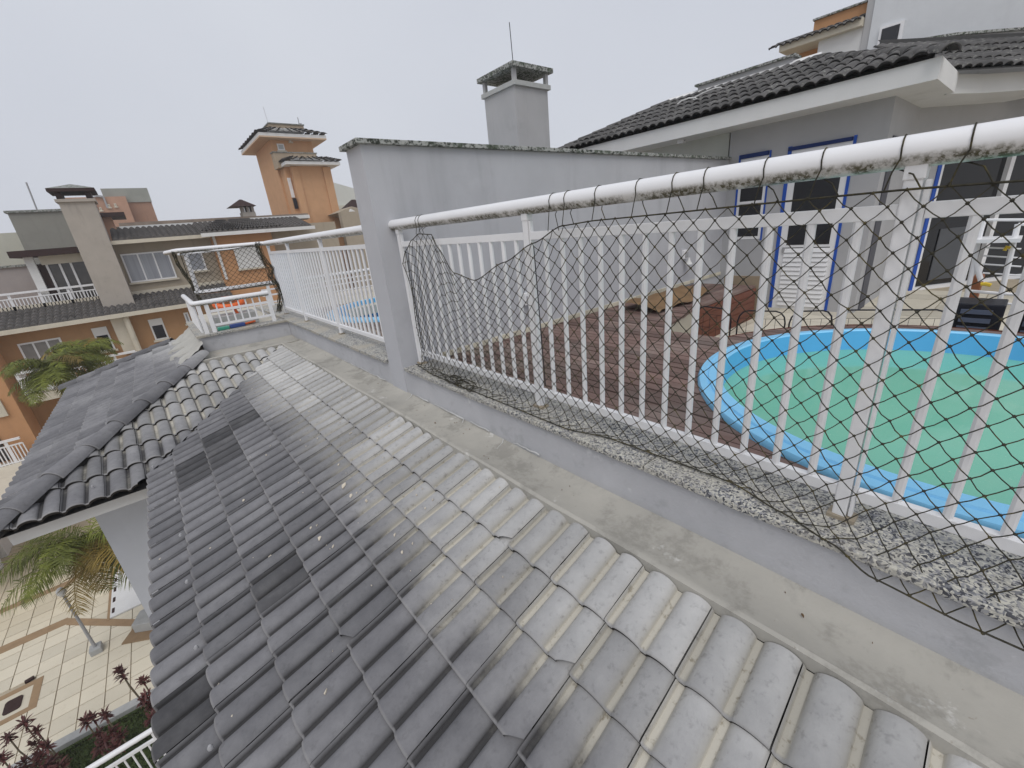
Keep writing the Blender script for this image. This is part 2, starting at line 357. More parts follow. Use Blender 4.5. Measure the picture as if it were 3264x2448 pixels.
kerb = tag(MB().prism([(-9, 12.95), (-1.5, 12.55), (-1.5, 12.80), (-9, 13.2)], G - .05, G + .12).build('kerb', CONC), 'pale concrete kerb between plaza and lawn', 'kerb', kind='structure')
gm = MB()
for k in range(9000):
    x, y = R.uniform(-8, -2.2), R.uniform(10.2, 12.7); y = min(y, 12.60 - (x + 5) * .053); a = R.uniform(0, 6.28); h = R.uniform(.05, .13)
    dx, dy = math.cos(a) * .018, math.sin(a) * .018; lx, ly = R.uniform(-.05, .05), R.uniform(-.05, .05)
    gm.quad((x - dx, y - dy, G), (x + dx, y + dy, G), (x + lx, y + ly, G + h))
gm.quad((-9, 8, G - .004), (-1.5, 8, G - .004), (-1.5, 12.6, G - .004), (-9, 12.95, G - .004))
tag(gm.build('grass', GRASS), 'strip of dark green grass between kerb and white railing', 'grass', kind='stuff')

for k, (y0, y1) in enumerate(((22.9, 24.2), (24.9, 26.4))):
    t = thing('planter_box', (-8.6, y0, G), ('white planter block at the left edge of the plaza, nearer one', 'white planter block at the left edge of the plaza, farther one')[k], 'planter')
    MB().box(-9.4, y0, G, -7.85, y1, G + .8).build('body', WHITEP, t, bevel=.02); MB().box(-9.3, y0 + .1, G + .8, -7.95, y1 - .1, G + .81).build('soil', TRUNK, t)
# lamp post on the plaza
lp_ = thing('lamp_post', (-4.52, 15.82, G), 'thin white lamp post on a concrete foot in the plaza', 'lamp post')
MB().path([(-4.52, 15.82, G + .2), (-4.52, 15.82, G + 2.3)], .045, 10, r1=.032).build('pole', METAL, lp_, True)
MB().box(-4.66, 15.66, G, -4.38, 15.98, G + .2).build('foot', CONC, lp_, bevel=.03)
MB().lathe([(.02, 2.25), (.07, 2.28), (.11, 2.36), (.10, 2.45), (.05, 2.52), (.0, 2.53)], (-4.52, 15.82, G), 16).build('lamp_head', WHITEP, lp_, True)
st = thing('stone_plinth', (-3.3, 15.5, G), 'grey stone plinth corner standing on the plaza by the roof edge', 'plinth')
MB().prism([(-3.95, 15.55), (-2.4, 14.6), (-2.4, 16.6), (-3.45, 16.45)], G, G + .03).build('base', BAND, st)
MB().prism([(-3.62, 15.75), (-2.4, 14.95), (-2.4, 16.4), (-3.4, 16.3)], G + .03, G + .35).build('block', CONC, st, bevel=.02)

# ---------------------------------------------------------------- roof tiles
TW = .2685
def prof(u):                           # two rolls a tile; u along the course
    p = (1 - u / TW) % .5 / .5         # 0..1 within one roll, from the joint towards the camera
    if p > .20: q = (p - .22) / .86
    else: q = (p + .78) / .86
    return .033 * math.sin(math.pi * q) ** .55 if 0 < q < 1 else 0.0
def tile_mesh(name, L, mat, nseg=9, shear=0.0, amp=1.0):
    br = [0, .04, .08, .14, .22, .27, .34, .42, .53, .64, .74, .84, .92, 1] if nseg > 7 else [0, .08, .18, .28, .42, .56, .70, .85, 1]
    us = sorted(TW * (1 - (.5 * k + .5 * p)) for k in (0, 1) for p in br[:-1] + ([1] if k else []))
    us = [min(TW - .0018, max(.0018, u)) for u in us]
    hs = [prof(u) * amp for u in us]; th = .026; rise = .022
    hs[0] = prof(.0001) * amp; hs[-1] = prof(TW - .0001) * amp
    rows = [(-.03, -.006, 0, 0), (L * .5, rise * .5 - .002, 0, 0), (L - .012, rise, 0, 0), (L - .003, rise - .003, 1, 0), (L, rise - .009, .6, 0), (L, rise - .0095, 0, 1), (L - .001, rise - th - .004, 0, 1)]
    v = []; f = []; val = []; ed = []; fr = []
    for (vv, ww, e, g) in rows:
        for u, h in zip(us, hs):
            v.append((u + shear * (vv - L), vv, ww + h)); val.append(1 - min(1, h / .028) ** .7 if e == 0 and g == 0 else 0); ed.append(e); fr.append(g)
    n = len(us)
    for r in range(len(rows) - 1):
        for i in range(n - 1): f.append((r * n + i, r * n + n + i, r * n + n + i + 1, r * n + i + 1))
    b = len(v)                         # side walls, so the joints have depth
    for vv, ww in ((-.05, -.025), (L, rise - .030)):
        for i in (0, n - 1): v.append((us[i] + shear * (vv - L), vv, ww + hs[i] * .6)); val.append(0); ed.append(0); fr.append(1)
    f.append((0, b, b + 2, 4 * n)); f.append((n - 1, 5 * n - 1, b + 3, b + 1))
    me = bpy.data.meshes.new(name); me.from_pydata(v, [], f); me.materials.append(mat)
    me.polygons.foreach_set('use_smooth', [True] * len(f)); me.set_sharp_from_angle(angle=math.radians(62))
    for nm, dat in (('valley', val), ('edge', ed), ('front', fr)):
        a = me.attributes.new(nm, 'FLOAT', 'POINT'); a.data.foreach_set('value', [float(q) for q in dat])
    # flip if needed
    bm = bmesh.new(); bm.from_mesh(me)
    if bm.faces and sum(fc.normal.z for fc in bm.faces) < 0: bmesh.ops.reverse_faces(bm, faces=bm.faces[:])
    bm.to_mesh(me); bm.free(); return me
def basis(down):
    v = Vector(down).normalized(); h = Vector((v.x, v.y, 0)).normalized(); u = Vector((0, 0, 1)).cross(v); u = -u.normalized()
    w = u.cross(v)
    if w.z < 0: u = -u; w = -w
    return Matrix((u, v, w)).transposed()
def lay(me, parent, M3, org, cuts=(), mat=None, jit=.003):
    q = M3.to_4x4(); rot = Matrix.Rotation(R.gauss(0, jit), 4, 'Z') @ Matrix.Rotation(R.gauss(0, jit * 1.3), 4, 'X')
    T = Matrix.Translation(org) @ q @ rot
    pts = [T @ Vector(c) for c in ((0, 0, 0), (TW, 0, 0), (TW, .29, 0), (0, .29, 0))]
    cut = []
    for co, no in cuts:                # keep the side the normal points to
        dd = [(p - Vector(co)).dot(Vector(no)) for p in pts]
        if max(dd) < .01: return None
        if min(dd) < 0: cut.append((co, no))
    if cut:
        bm = bmesh.new(); bm.from_mesh(me); bmesh.ops.transform(bm, matrix=T, verts=bm.verts)
        for co, no in cut:
            bmesh.ops.bisect_plane(bm, geom=bm.verts[:] + bm.edges[:] + bm.faces[:], plane_co=co, plane_no=no, clear_inner=True)
        if len(bm.faces) < 4: bm.free(); return None
        bmesh.ops.transform(bm, matrix=T.inverted(), verts=bm.verts)
        m2 = bpy.data.meshes.new(me.name); bm.to_mesh(m2); bm.free(); m2.materials.append(me.materials[0]); me = m2
    o = link('tile', me, parent, org, (q @ rot).to_quaternion())
    if mat: o.material_slots[0].link = 'OBJECT'; o.material_slots[0].material = mat
    return o
tM = math.radians(17); tanM = math.tan(tM); XL, ZL = 1.125, -1.25
tanS = .265; aS = math.atan(tanS); YS = 6.45
tanW = .332; aW = math.atan(tanW)
OFF = Vector((0, 0, -.038))
roof = thing('main_roof', (.3, 2.5, -1.9), 'long grey concrete tile roof sloping from the gutter towards the plaza', 'roof')
TL = {}
B = basis((-math.cos(tM), 0, -math.sin(tM)))
courses = [.259, .469, .729, .986, 1.240, 1.487, 1.705]
val_no = Vector((1.1536, -1, 0)).normalized(); val_co = Vector((1.125, 6.45, 0))
darkset = {(5, 13), (5, 14), (4, 13), (4, 14), (4, 15), (3, 15), (4, 6), (6, 5)}
for k, s in enumerate(courses):
    L = s - ([0] + courses)[k] + .045
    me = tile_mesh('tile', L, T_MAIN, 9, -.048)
    for n in range(-6, 25):
        y = .428 - .012 * k + n * TW
        if y < -1.3 - .0 * k or y > 6.5: continue
        if k < 2 and y < -1.2: continue
        top = Vector((XL, y, ZL)) + Vector((-math.cos(tM), 0, -math.sin(tM))) * (s - L) + OFF
        cuts = [(val_co, val_no), (Vector((1.125 if k == 0 else 9, 0, 0)), Vector((-1, 0, 0)))]
        if (k, n) in ((1, 1), (2, 1), (3, 4), (0, 3)):             # corners knocked off
            Tc = Matrix.Translation(top) @ B.to_4x4(); c0 = Tc @ Vector((0, L - .040, 0)); c1 = Tc @ Vector((.062, L + .004, 0)); nc = (c1 - c0).cross(B.col[2]); nc = nc if nc.dot(Tc @ Vector((.2, 0, 0)) - c0) > 0 else -nc
            cuts.append((c0, nc.normalized()))
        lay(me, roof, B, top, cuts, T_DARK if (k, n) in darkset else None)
und = MB(); pt = lambda s, y, dz=-.055: Vector((XL - s * math.cos(tM), y, ZL - s * math.sin(tM) + dz))
und.extr([pt(-.02, -1.5), pt(-.02, 6.43), pt(1.69, 4.52), pt(1.69, -1.5)], (0, 0, -.03)).build('underlay', UNDER, roof)
# screws on the lowest course
for n in range(-2, 15, 2):
    p = pt(1.52, .428 + n * TW + .035, .022); MB().lathe([(0, -.012), (.010, -.012), (.010, -.004), (.005, .004), (0, .005)], p + Vector((0, 0, .012)), 8).build('screw', METAL, roof, True)
ew = tag(MB().box(-.25, -1.5, G, .9, 5.2, -1.95).build('house_wall', WHITEP), 'white outer wall of our house under the long tiled roof', 'wall')

wing = thing('hip_roof', (-.3, 5.5, -1.9), 'hipped grey tile roof at the far end with ridge caps', 'roof')
hip_no = Vector((1 / tanS * tanW, -1, 0))                 # south keeps the side towards +x / -y of the hip
def hip_y(x): return YS + (-1.22 + (x - .2) * tanW + 1.25) / tanS
h0, h1 = Vector((.2, hip_y(.2), 0)), Vector((-1.47, hip_y(-1.47), 0))
hd = (h1 - h0).normalized(); hn = Vector((-hd.y, hd.x, 0));
if hn.x < 0: hn = -hn
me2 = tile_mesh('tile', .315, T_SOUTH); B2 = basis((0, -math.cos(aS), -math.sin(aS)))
edges = [6.20, 5.94, 5.67, 5.385, 5.095, 4.80, 4.49]
for k, ye in enumerate(edges):
    for n in range(-9, 6):
        x = -.04 + n * TW + .008 * k
        s = (YS - ye) / math.cos(aS)
        o = Vector((x + TW, YS, ZL)) + Vector((0, -math.cos(aS), -math.sin(aS))) * (s - .315) + OFF
        lay(me2, wing, B2, o, ((val_co + val_no * .0, -val_no), (h0, hn), (Vector((0, 6.45, 0)), Vector((0, -1, 0)))))
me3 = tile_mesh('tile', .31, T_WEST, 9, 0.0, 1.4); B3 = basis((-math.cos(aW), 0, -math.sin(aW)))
fh0, fh1 = Vector((.25, 8.75, 0)), Vector((-1.47, 9.55, 0)); fd = (fh1 - fh0).normalized(); fn = Vector((fd.y, -fd.x, 0))
if fn.y > 0: fn = -fn
for k in range(7):
    s = 1.76 - k * .25
    for n in range(0, 23):
        y = 4.35 + n * TW + .01 * k
        o = Vector((.2, y, -1.22)) + Vector((-math.cos(aW), 0, -math.sin(aW))) * (s - .31) + OFF
        lay(me3, wing, B3, o, ((h0, -hn), (fh0, fn), (Vector((.24, 0, 0)), Vector((-1, 0, 0)))))
MB().quad((1.1, 6.43, ZL - .065), (.2, hip_y(.2), -1.22 - .07), (-1.45, hip_y(-1.45), -1.22 - 1.65 * tanW - .065), (-.5, 4.5, ZL - .585)).build('underlay', UNDER, wing)
MB().quad((.2, hip_y(.2), -1.29), (.25, 8.75, -1.28), (-1.45, 9.53, -1.22 - 1.65 * tanW - .065), (-1.45, hip_y(-1.45), -1.22 - 1.65 * tanW - .065)).build('underlay', UNDER, wing)
def cap_mesh(L, r0, r1, mat, th=.016):
    m = MB(); n = 9
    for (y, r) in ((0, r1), (L - .010, r0), (L, r0 - .004), (L - .001, r0 - th)):
        for i in range(n + 1):
            w = math.pi * (.04 + .92 * i / n); m.v.append((math.cos(w) * r, y, math.sin(w) * r * .85))
    for r in range(3):
        for i in range(n):
            a = r * (n + 1) + i; m.f.append((a, a + n + 1, a + n + 2, a + 1))
    me = m.mesh('ridge_cap', mat, True)
    aa = me.attributes.new('front', 'FLOAT', 'POINT'); aa.data.foreach_set('value', [1.0 if i >= 3 * (n + 1) else 0.0 for i in range(len(m.v))])
    aa = me.attributes.new('edge', 'FLOAT', 'POINT'); aa.data.foreach_set('value', [1.0 if 2 * (n + 1) <= i < 3 * (n + 1) else 0.0 for i in range(len(m.v))])
    bm = bmesh.new(); bm.from_mesh(me); bmesh.ops.reverse_faces(bm, faces=bm.faces[:]) if sum(f.normal.z for f in bm.faces) < 0 else None; bm.to_mesh(me); bm.free()
    return me
def caps(parent, p0, p1, n, r, mat, over=.05):
    p0, p1 = Vector(p0), Vector(p1); d = p1 - p0; L = d.length / n
    me = cap_mesh(L + over, r, r * .74, mat, .026)
    v = d.normalized(); u = v.cross(Vector((0, 0, 1))).normalized(); w = u.cross(v); M3 = Matrix((u, v, w)).transposed()
    for k in range(n):
        q = (M3.to_4x4() @ Matrix.Rotation(R.gauss(-.02, .006), 4, 'X') @ Matrix.Rotation(R.gauss(0, .012), 4, 'Z'))
        link('ridge_cap', me, parent, p0 + d * k / n, q.to_quaternion())
hz = lambda x: -1.22 + (x - .2) * tanW
caps(wing, (.26, hip_y(.26), hz(.26) + .005), (-1.53, hip_y(-1.53), hz(-1.53) + .005), 8, .100, T_WEST)
caps(wing, (.0, 8.87, hz(0) + .0), (-1.52, 9.58, hz(-1.52)), 6, .10, T_OLD)
# mortar fillet under the hip caps and cement flashing against the terrace corner
MB().path([(.2, hip_y(.2) - .02, hz(.2) - .02), (-1.45, hip_y(-1.45) - .02, hz(-1.45) - .02)], .06, 8).build('mortar_bed', UNDER, wing)
m = MB(); nx, ny = 8, 14
for i in range(nx + 1):
    for j in range(ny + 1):
        x_ = .285 - (.30 + .10 * math.sin(j * 1.7) + .05 * math.sin(j * 4.1)) * i / nx; y_ = 6.62 + 2.12 * j / ny
        m.v.append((x_, y_, hz(x_) + .045 + .09 * (1 - i / nx) ** 2 - (.09 if i == nx else 0) + .008 * math.sin(i * 2.3 + j * 1.9)))
for i in range(nx):
    for j in range(ny): q = i * (ny + 1) + j; m.f.append((q, q + ny + 1, q + ny + 2, q + 1))
m.build('flashing', plain('lime_mortar', (.43, .42, .385), .12, 7, .9, .4, 0, ((.33, .30, .25), .5)), wing, True)
MB().box(-1.40, 4.60, -1.965, -.25, 4.66, -1.845).build('fascia', WHITEP, wing)
MB().box(-1.42, 4.66, -1.965, -1.36, 9.4, -1.845).build('fascia', WHITEP, wing)
MB().box(-1.36, 4.66, -1.965, .3, 9.2, -1.93).build('soffit', WHITEP, wing)
for n, xx in enumerate((-.86, -.46)):
    MB().lathe([(0, -.01), (.009, -.01), (.009, .002), (.004, .009), (0, .009)], (xx, 4.62, ZL + (4.62 - YS) * tanS + .03), 8).build('screw', METAL, wing, True)
tag(MB().prism([(-1.0, 4.95), (-.26, 4.95), (-.26, 9.0), (-1.0, 9.0)], G, -1.966).build('wing_wall', wallmat('wing_paint', (.50, .52, .56), .12)), 'plain grey white wall under the hipped roof', 'wall')

# ---------------------------------------------------------------- gutter and parapet
gt = thing('roof_gutter', (1.25, 2.5, -1.3), 'cream cement gutter channel between tiles and parapet', 'gutter')
gm = MB(); P = [(1.125, -1.290), (1.125, -1.243), (1.14, -1.236), (1.16, -1.243), (1.25, -1.256), (1.36, -1.248), (1.395, -1.232), (1.395, -1.30)]
ys = [-1.6 + i * .2 for i in range(41)] + [6.48]
for y in ys:
    dx = .004 * math.sin(y * 3.1) + .003 * math.sin(y * 7.7 + 1)
    for i, (x, z) in enumerate(P): gm.v.append((x + (dx if i < 4 else 0), y, z + .003 * math.sin(y * 4 + i)))
k = len(P)
for i in range(len(ys) - 1):
    for j in range(k - 1): gm.f.append((i * k + j, i * k + j + 1, i * k + k + j + 1, i * k + k + j))
gm.build('channel', GUTTER, gt, True)
gm = MB()
for x in [1.42, 1.13] + [1.0 - i * .1 for i in range(9)]:
    for y, z in ((6.46, -1.30), (6.455, -1.243), (6.475, -1.236), (6.50, -1.245), (6.62, -1.256), (6.80, -1.25), (6.95, -1.235)): gm.v.append((x, y, z + .003 * math.sin(x * 5)))
for i in range(10):
    for j in range(6): gm.f.append((i * 7 + j, i * 7 + 7 + j, i * 7 + 7 + j + 1, i * 7 + j + 1))
gm.build('channel', GUTTER, gt, True)
FLAKE = plain('paint_flake', (.60, .54, .44), .15, 20, .9, .2)
def flake(m, c, nrm, r, th=.003):
    u = nrm.orthogonal().normalized(); v = nrm.cross(u); n = R.randint(5, 8); L = []
    for i in range(n):
        w = 2 * math.pi * i / n + R.uniform(-.3, .3); q = r * R.uniform(.45, 1.25); L.append(c + u * math.cos(w) * q + v * math.sin(w) * q * .55)
    m.hexa(L, [p + nrm * th * R.uniform(.6, 2.2) for p in L])
nM = Vector((-math.sin(tM), 0, math.cos(tM)))
m = MB()
spots = [(2, 7.6, .030), (3, 6.97, .020), (2, 7.9, .018)]
for k in range(95):
    kk = R.choices(range(7), (4, 8, 8, 6, 3, 1.5, .5))[0]; nn_ = R.gauss(9.5, 4.2) if kk < 3 else R.uniform(3.5, 13)
    if 2.5 < nn_ < 21: spots.append((kk, nn_, abs(R.gauss(.004, .0045)) + .002))
for kk, nn_, r in spots:
    s0 = ([0] + courses)[kk]; s_ = s0 + (courses[kk] - s0) * (R.uniform(.1, .95) if r < .012 else .5); y = .428 - .012 * kk + (math.floor(nn_) + R.choice((.10, .14, .60, .64, .35))) * TW
    u = (y - (.428 - .012 * kk)) % TW
    flake(m, Vector((XL, y, ZL)) + Vector((-math.cos(tM), 0, -math.sin(tM))) * s_ + OFF + nM * (prof(u) + .019 - .018 * (courses[kk] - s_) / .3 - .002), nM, r)
o = m.build('paint_flakes', FLAKE); tag(o, 'cream flakes of peeled paint scattered over the long tiled roof', 'flakes', kind='stuff')
m = MB()
for k in range(30):                    # dead leaves and grit lying in the channel
    y = R.gauss(2.4, .5) if k < 18 else R.uniform(-.4, 6.3); x = R.uniform(1.18, 1.36); flake(m, Vector((x, y, -1.249)), Vector((R.gauss(0, .2), R.gauss(0, .2), 1)).normalized(), abs(R.gauss(.0015, .002)) + .0015)
tag(m.build('leaf_litter', plain('dead_leaf', (.14, .085, .04), .4, 30, .9, 0)), 'specks of dead leaf and grit lying in the cement gutter', 'litter', kind='stuff')
m = MB(); y = -1.5                     # lifted paint skin and mortar along the foot of the parapet
while y < 6.4:
    L = R.uniform(.08, .5)
    if R.random() < .5:
        pts = [Vector((1.384 - R.uniform(0, .006), y + L * i / 6, -1.228 + R.uniform(-.006, .010))) for i in range(7)]
        m.path(pts, R.uniform(.003, .007), 5, r1=.002)
    if R.random() < .22: m.path([Vector((1.378, y, -1.23)), Vector((1.36, y - .01, -1.246)), Vector((1.33, y - .015, -1.252)), Vector((1.30, y - .03, -1.2535))], .0035, 5, r1=.001)
    y += L * R.uniform(.9, 1.5)
m.build('mortar_bead', plain('lime_bead', (.55, .55, .54), .2, 30, .9, .3), gt, True)['kind'] = 'stuff'
pw = thing('parapet_wall', (1.5, 3, -1.3), 'low grey painted parapet with granite coping above the gutter', 'parapet')
MB().box(1.385, -1.6, -1.6, 1.72, 9.4, -1.028).build('wall', PARAPET, pw)
yb = [-1.6, -.42, .87, 2.02, 3.10]
for a, b in zip(yb, yb[1:]):
    MB().box(1.36, a + .003, -1.028, 1.74, b - .003, -1.0).build('granite_slab', GRANITE, pw, bevel=.004)
for a, b in zip([3.45, 4.9, 6.2, 7.02], [4.9, 6.2, 7.02, 9.3]):
    MB().box(1.355 + (.0 if a < 7 else .02), a + .003, -1.028, 1.74, b - .003, -.998 + .0).build('granite_slab', GRANITE_D, pw, bevel=.004)
for k in range(9):                     # flaking paint lips along the foot of the wall
    pass
tp = thing('terrace_parapet', (.8, 7, -1.3), 'short grey parapet closing the far roof corner with moss on its edge', 'parapet')
MB().box(.285, 6.93, -1.6, 1.383, 7.12, -1.03).build('wall', PARAPET, tp)
MB().box(.285, 7.12, -1.6, .46, 8.8, -1.03).build('wall', PARAPET, tp)
MB().box(.25, 6.90, -1.03, 1.357, 7.15, -1.0).build('granite_slab', GRANITE_D, tp, bevel=.004)
MB().box(.25, 7.152, -1.03, .49, 8.8, -1.0).build('granite_slab', GRANITE_D, tp, bevel=.004)

# ---------------------------------------------------------------- partition wall with mossy cap
pt_ = thing('partition_wall', (4, 3.3, -1), 'tall grey plaster wall with mossy cap ending in a pillar at the parapet', 'wall')
MB().box(1.38, 3.165, -1.6, 7.0, 3.43, .622).build('wall', PLASTER, pt_)
xs = [1.34, 2.3, 3.3, 4.3, 5.3, 6.2, 7.0]
for a, b in zip(xs, xs[1:]): MB().box(a + .002, 3.13, .622, b - .002, 3.465, .655).build('cap_stone', MOSSCAP, pt_, bevel=.004)
for k in range(27): MB().box(1.76 + k * .195, 3.150, -1.03, 1.95 + k * .195, 3.166, -.985).build('skirting_tile', SKIRT, pt_)

# ---------------------------------------------------------------- balustrades
def balustrade(label, y0, y1, posts, tube=True, x=1.52, zt=.083, group='white balustrades along the parapet'):
    t = thing('balustrade', (x, (y0 + y1) / 2, -1), label, 'balustrade', group)
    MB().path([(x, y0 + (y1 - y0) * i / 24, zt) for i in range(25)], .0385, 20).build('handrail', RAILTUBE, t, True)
    for p in posts:
        m = MB().box(x - .017, p - .0185, -.995, x + .017, p + .0185, .045); m.build('post', WHITE, t, bevel=.004)
        MB().box(x - .020, p - .0215, .018, x + .020, p + .0215, .062).build('post_cap', WHITE, t, bevel=.003)
        MB().box(x - .012, p - .033, -.985, x + .012, p - .0225, .016).build('side_post', WHITE, t, bevel=.003)
        MB().box(x - .028, p - .045, -1.0, x + .028, p + .03, -.988).build('foot', plain('rusty_foot', (.34, .29, .22), .4, 20, .8, .2), t)
    ends = sorted([y0] + posts + [y1])
    for a, b in zip(ends, ends[1:]):
        if b - a < .2: continue
        MB().box(x - .012, a + .0185, -.074, x + .012, b - .034, -.036).build('middle_rail', WHITE, t, bevel=.002)
        MB().box(x - .014, a + .0185, -.918, x + .014, b - .034, -.880).build('bottom_rail', WHITE, t, bevel=.002)
        n = round((b - a) / .1095)
        for i in range(1, n):
            yy = a + .0 + (b - a) * i / n - .015
            MB().path([(x, yy, -.88), (x, yy, -.074)], .0125, 8, False).build('baluster', WHITE, t, True)
    return t
balustrade('white near balustrade with thick handrail and hanging net in front of the large pool', -1.35, 3.165, [-1.2, .225, 1.665, 3.085])
balustrade('white balustrade beyond the grey pillar in front of the far pool', 3.43, 7.63, [3.56, 5.0, 6.406, 7.55])

# netting ------------------------------------------------------------------------------
def spline(pts, t):                    # piecewise smooth interpolation of (t, *values)
    for a, b in zip(pts, pts[1:]):
        if t <= b[0] or b is pts[-1]:
            f = min(1, max(0, (t - a[0]) / (b[0] - a[0]))); g = f * f * (3 - 2 * f) * .6 + f * .4
            return [p + (q - p) * g for p, q in zip(a[1:], b[1:])]
def net(name, f, nu, nv, r, label, cat, knot=True, edge=True, jit=.004):
    m = MB()
    P = {}
    for i in range(nu + 1):
        for j in range(nv + 1):
            if (i + j) % 2 == 0:
                P[i, j] = Vector(f(i / nu, j / nv)) + Vector((R.gauss(0, jit), R.gauss(0, jit), R.gauss(0, jit)))
    for (i, j), p in P.items():
        for di in (-1, 1):
            q = P.get((i + di, j + 1))
            if q is not None:
                mid = (p + q) / 2 + Vector((R.gauss(0, .0015), 0, -.003 + R.gauss(0, .0015)))
                m.path([p, mid, q], r, 4, False)
        if knot:
            k = r * 3.0
            m.lathe([(.0, -k), (k, 0), (0, k)], p, 5)
    if edge:
        for j in (0, nv):
            pts = [Vector(f(i / (nu * 2), j / nv)) for i in range(nu * 2 + 1)]
            m.path(pts, r * 1.7, 5)
        for i in (0, nu): m.path([Vector(f(i / nu, j / nv)) for j in range(nv + 1)], r * 1.6, 5)
    o = m.build(name, CORD, None, True); return tag(o, label, cat, 'safety nets on the balustrades')
TOPC = [(-1.2, -.02), (-.2, -.012), (.25, -.003), (1.2, -.010), (1.40, -.02), (1.60, -.09), (1.83, -.18), (2.116, -.285), (2.34, -.245), (2.50, -.09), (2.56, -.005), (2.74, .005), (2.85, -.03), (2.97, -.10), (3.06, -.2)]
BOTC = [(-1.2, 1.40, 1.352, -1.09), (-.1, 1.40, 1.352, -1.075), (.10, 1.40, 1.353, -1.055), (.20, 1.41, 1.357, -1.0), (.36, 1.45, 1.40, -.99), (.55, 1.485, 1.46, -.99), (1.1, 1.485, 1.45, -.99), (1.35, 1.46, 1.395, -.992), (2.0, 1.46, 1.40, -.992), (2.7, 1.46, 1.41, -.992), (3.06, 1.48, 1.45, -.985)]
def nearnet(u, v):
    y = -1.0 + 4.05 * u
    zt = spline(TOPC, y)[0]; xm, xb, zb_ = spline(BOTC, y)
    A, Bp, Cp, D = (1.484, zt), (1.484, -.90), (xm, -.986), (xb, zb_)
    def seg(p, q, f): return p[0] + (q[0] - p[0]) * f, p[1] + (q[1] - p[1]) * f
    if v < .84: x, z = seg(A, Bp, v / .84)
    elif v < .93: x, z = seg(Bp, Cp, (v - .84) / .09)
    else: x, z = seg(Cp, D, (v - .93) / .07)
    x += .008 * math.sin(y * 5 + v * 4) * (1 if v < .8 else .2)
    pull = max(0, y - 2.75) / .3 * .10 * math.sin(math.pi * v)
    return (x, y - pull - .02 * math.sin(v * 9) * max(0, y - 1.9), z)
NEAR = net('safety_net', nearnet, 112, 28, .0017, 'dark diamond safety net sagging from the near handrail', 'net', jit=.0022)
ties = [2.741, 2.70, 1.464, 1.372, 1.201, 1.007, .859, .746, .564, .419, .255, .137, -.05, -.3]
for k, y in enumerate(ties):
    m = MB(); zt = spline(TOPC, y)[0]
    ring = []
    for i in range(9):
        w = math.radians(-40 + 260 * i / 8 + 20); ring.append((1.52 - .0410 * math.cos(w), y + .010 * i / 8, .083 + .0410 * math.sin(w)))
    m.path([(1.484, y + .02, zt)] + [(1.4885, y + .012, .04)] + ring + [(1.486, y - .03, .03), (1.484, y - .05, zt)], .0019, 5)
    m.build('tie', CORD, NEAR, True)
for a, b in ((z7(1108, 405), z7(1192, 1395)), (z7(205, 450), z7(332, 1165))):
    p, q = on(0, 1.492, a), on(0, 1.492, b); MB().path([p, (p + q) / 2 + Vector((.002, .002, 0)), q], .0028, 6).build('tie', BLACK, NEAR, True)
m = MB()
for k in range(16):                    # tangled surplus net lying on the coping
    y0 = R.uniform(2.25, 2.95); p = Vector((1.46, y0, -.985)); pts = [p]
    a = R.uniform(2, 4)
    for i in range(9):
        a += R.gauss(0, .9); p = p + Vector((math.cos(a) * .03, math.sin(a) * .06 - .008, 0)); p.x = min(1.50, max(1.385, p.x)); p.z = -.994 + abs(R.gauss(0, .012)); pts.append(p.copy())
    m.path(pts, .0022, 4, False)
tag(m.build('loose_net', CORD, None, True), 'tangled surplus net lying on the coping below the near post', 'net', 'safety nets on the balustrades')
def clump(pts, r, n, name, label):     # a gathered rope of netting
    m = MB()
    for k in range(n):
        q = []; ph = R.uniform(0, 6.3)
        for i, p in enumerate(pts):
            w = ph + i * .9 + R.gauss(0, .5); rr = r * R.uniform(.3, 1); q.append(Vector(p) + Vector((math.cos(w) * rr, math.sin(w) * rr * .5, R.gauss(0, .012))))
        m.path(q, .003, 4, False)
    return tag(m.build(name, CORD, None, True), label, 'net', 'safety nets on the balustrades')

# ---------------------------------------------------------------- corner balcony beyond the tiles
lb = thing('balcony_balustrade', (.8, 7.0, -1), 'short low white balustrade on the far corner parapet with orange float behind', 'balustrade')
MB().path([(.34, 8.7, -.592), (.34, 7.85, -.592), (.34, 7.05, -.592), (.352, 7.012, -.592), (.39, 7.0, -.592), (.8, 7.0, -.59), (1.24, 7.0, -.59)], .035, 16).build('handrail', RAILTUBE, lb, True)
for xx in (.385, .475, 1.225): MB().box(xx - .025, 6.985, -1.0, xx + .025, 7.015, -.62).build('post', WHITE, lb, bevel=.003)
MB().box(.5, 6.99, -.735, 1.2, 7.01, -.70).build('middle_rail', WHITE, lb); MB().box(.5, 6.99, -.92, 1.2, 7.01, -.89).build('bottom_rail', WHITE, lb)
for k in range(7): MB().path([(.585 + k * .088, 7.0, -.89), (.585 + k * .088, 7.0, -.61)], .0105, 8, False).build('baluster', WHITE, lb, True)
for k in range(9): MB().path([(.345, 7.15 + k * .17, -1.0), (.345, 7.15 + k * .17, -.61)], .014, 8, False).build('baluster', WHITE, lb, True)
fr = thing('tube_frame', (.9, 7.7, -.5), 'white tube frame carrying a dark net at the far corner', 'frame')
MB().path([(1.52, 7.63, .085), (1.42, 7.7, .09), (.41, 7.7, .09), (.36, 7.76, .085), (.30, 8.4, .08)], .03, 14).build('top_tube', RAILTUBE, fr, True)
MB().path([(1.25, 7.68, .052), (.40, 7.68, .04)], .014, 10).build('inner_tube', WHITE, fr, True)
MB().path([(.487, 7.7, .06), (.487, 7.7, -.50)], .028, 12).build('side_tube', RAILTUBE, fr, True)
MB().path([(.44, 7.7, -.505), (1.50, 7.7, -.505)], .034, 14).build('low_tube', RAILTUBE, fr, True)
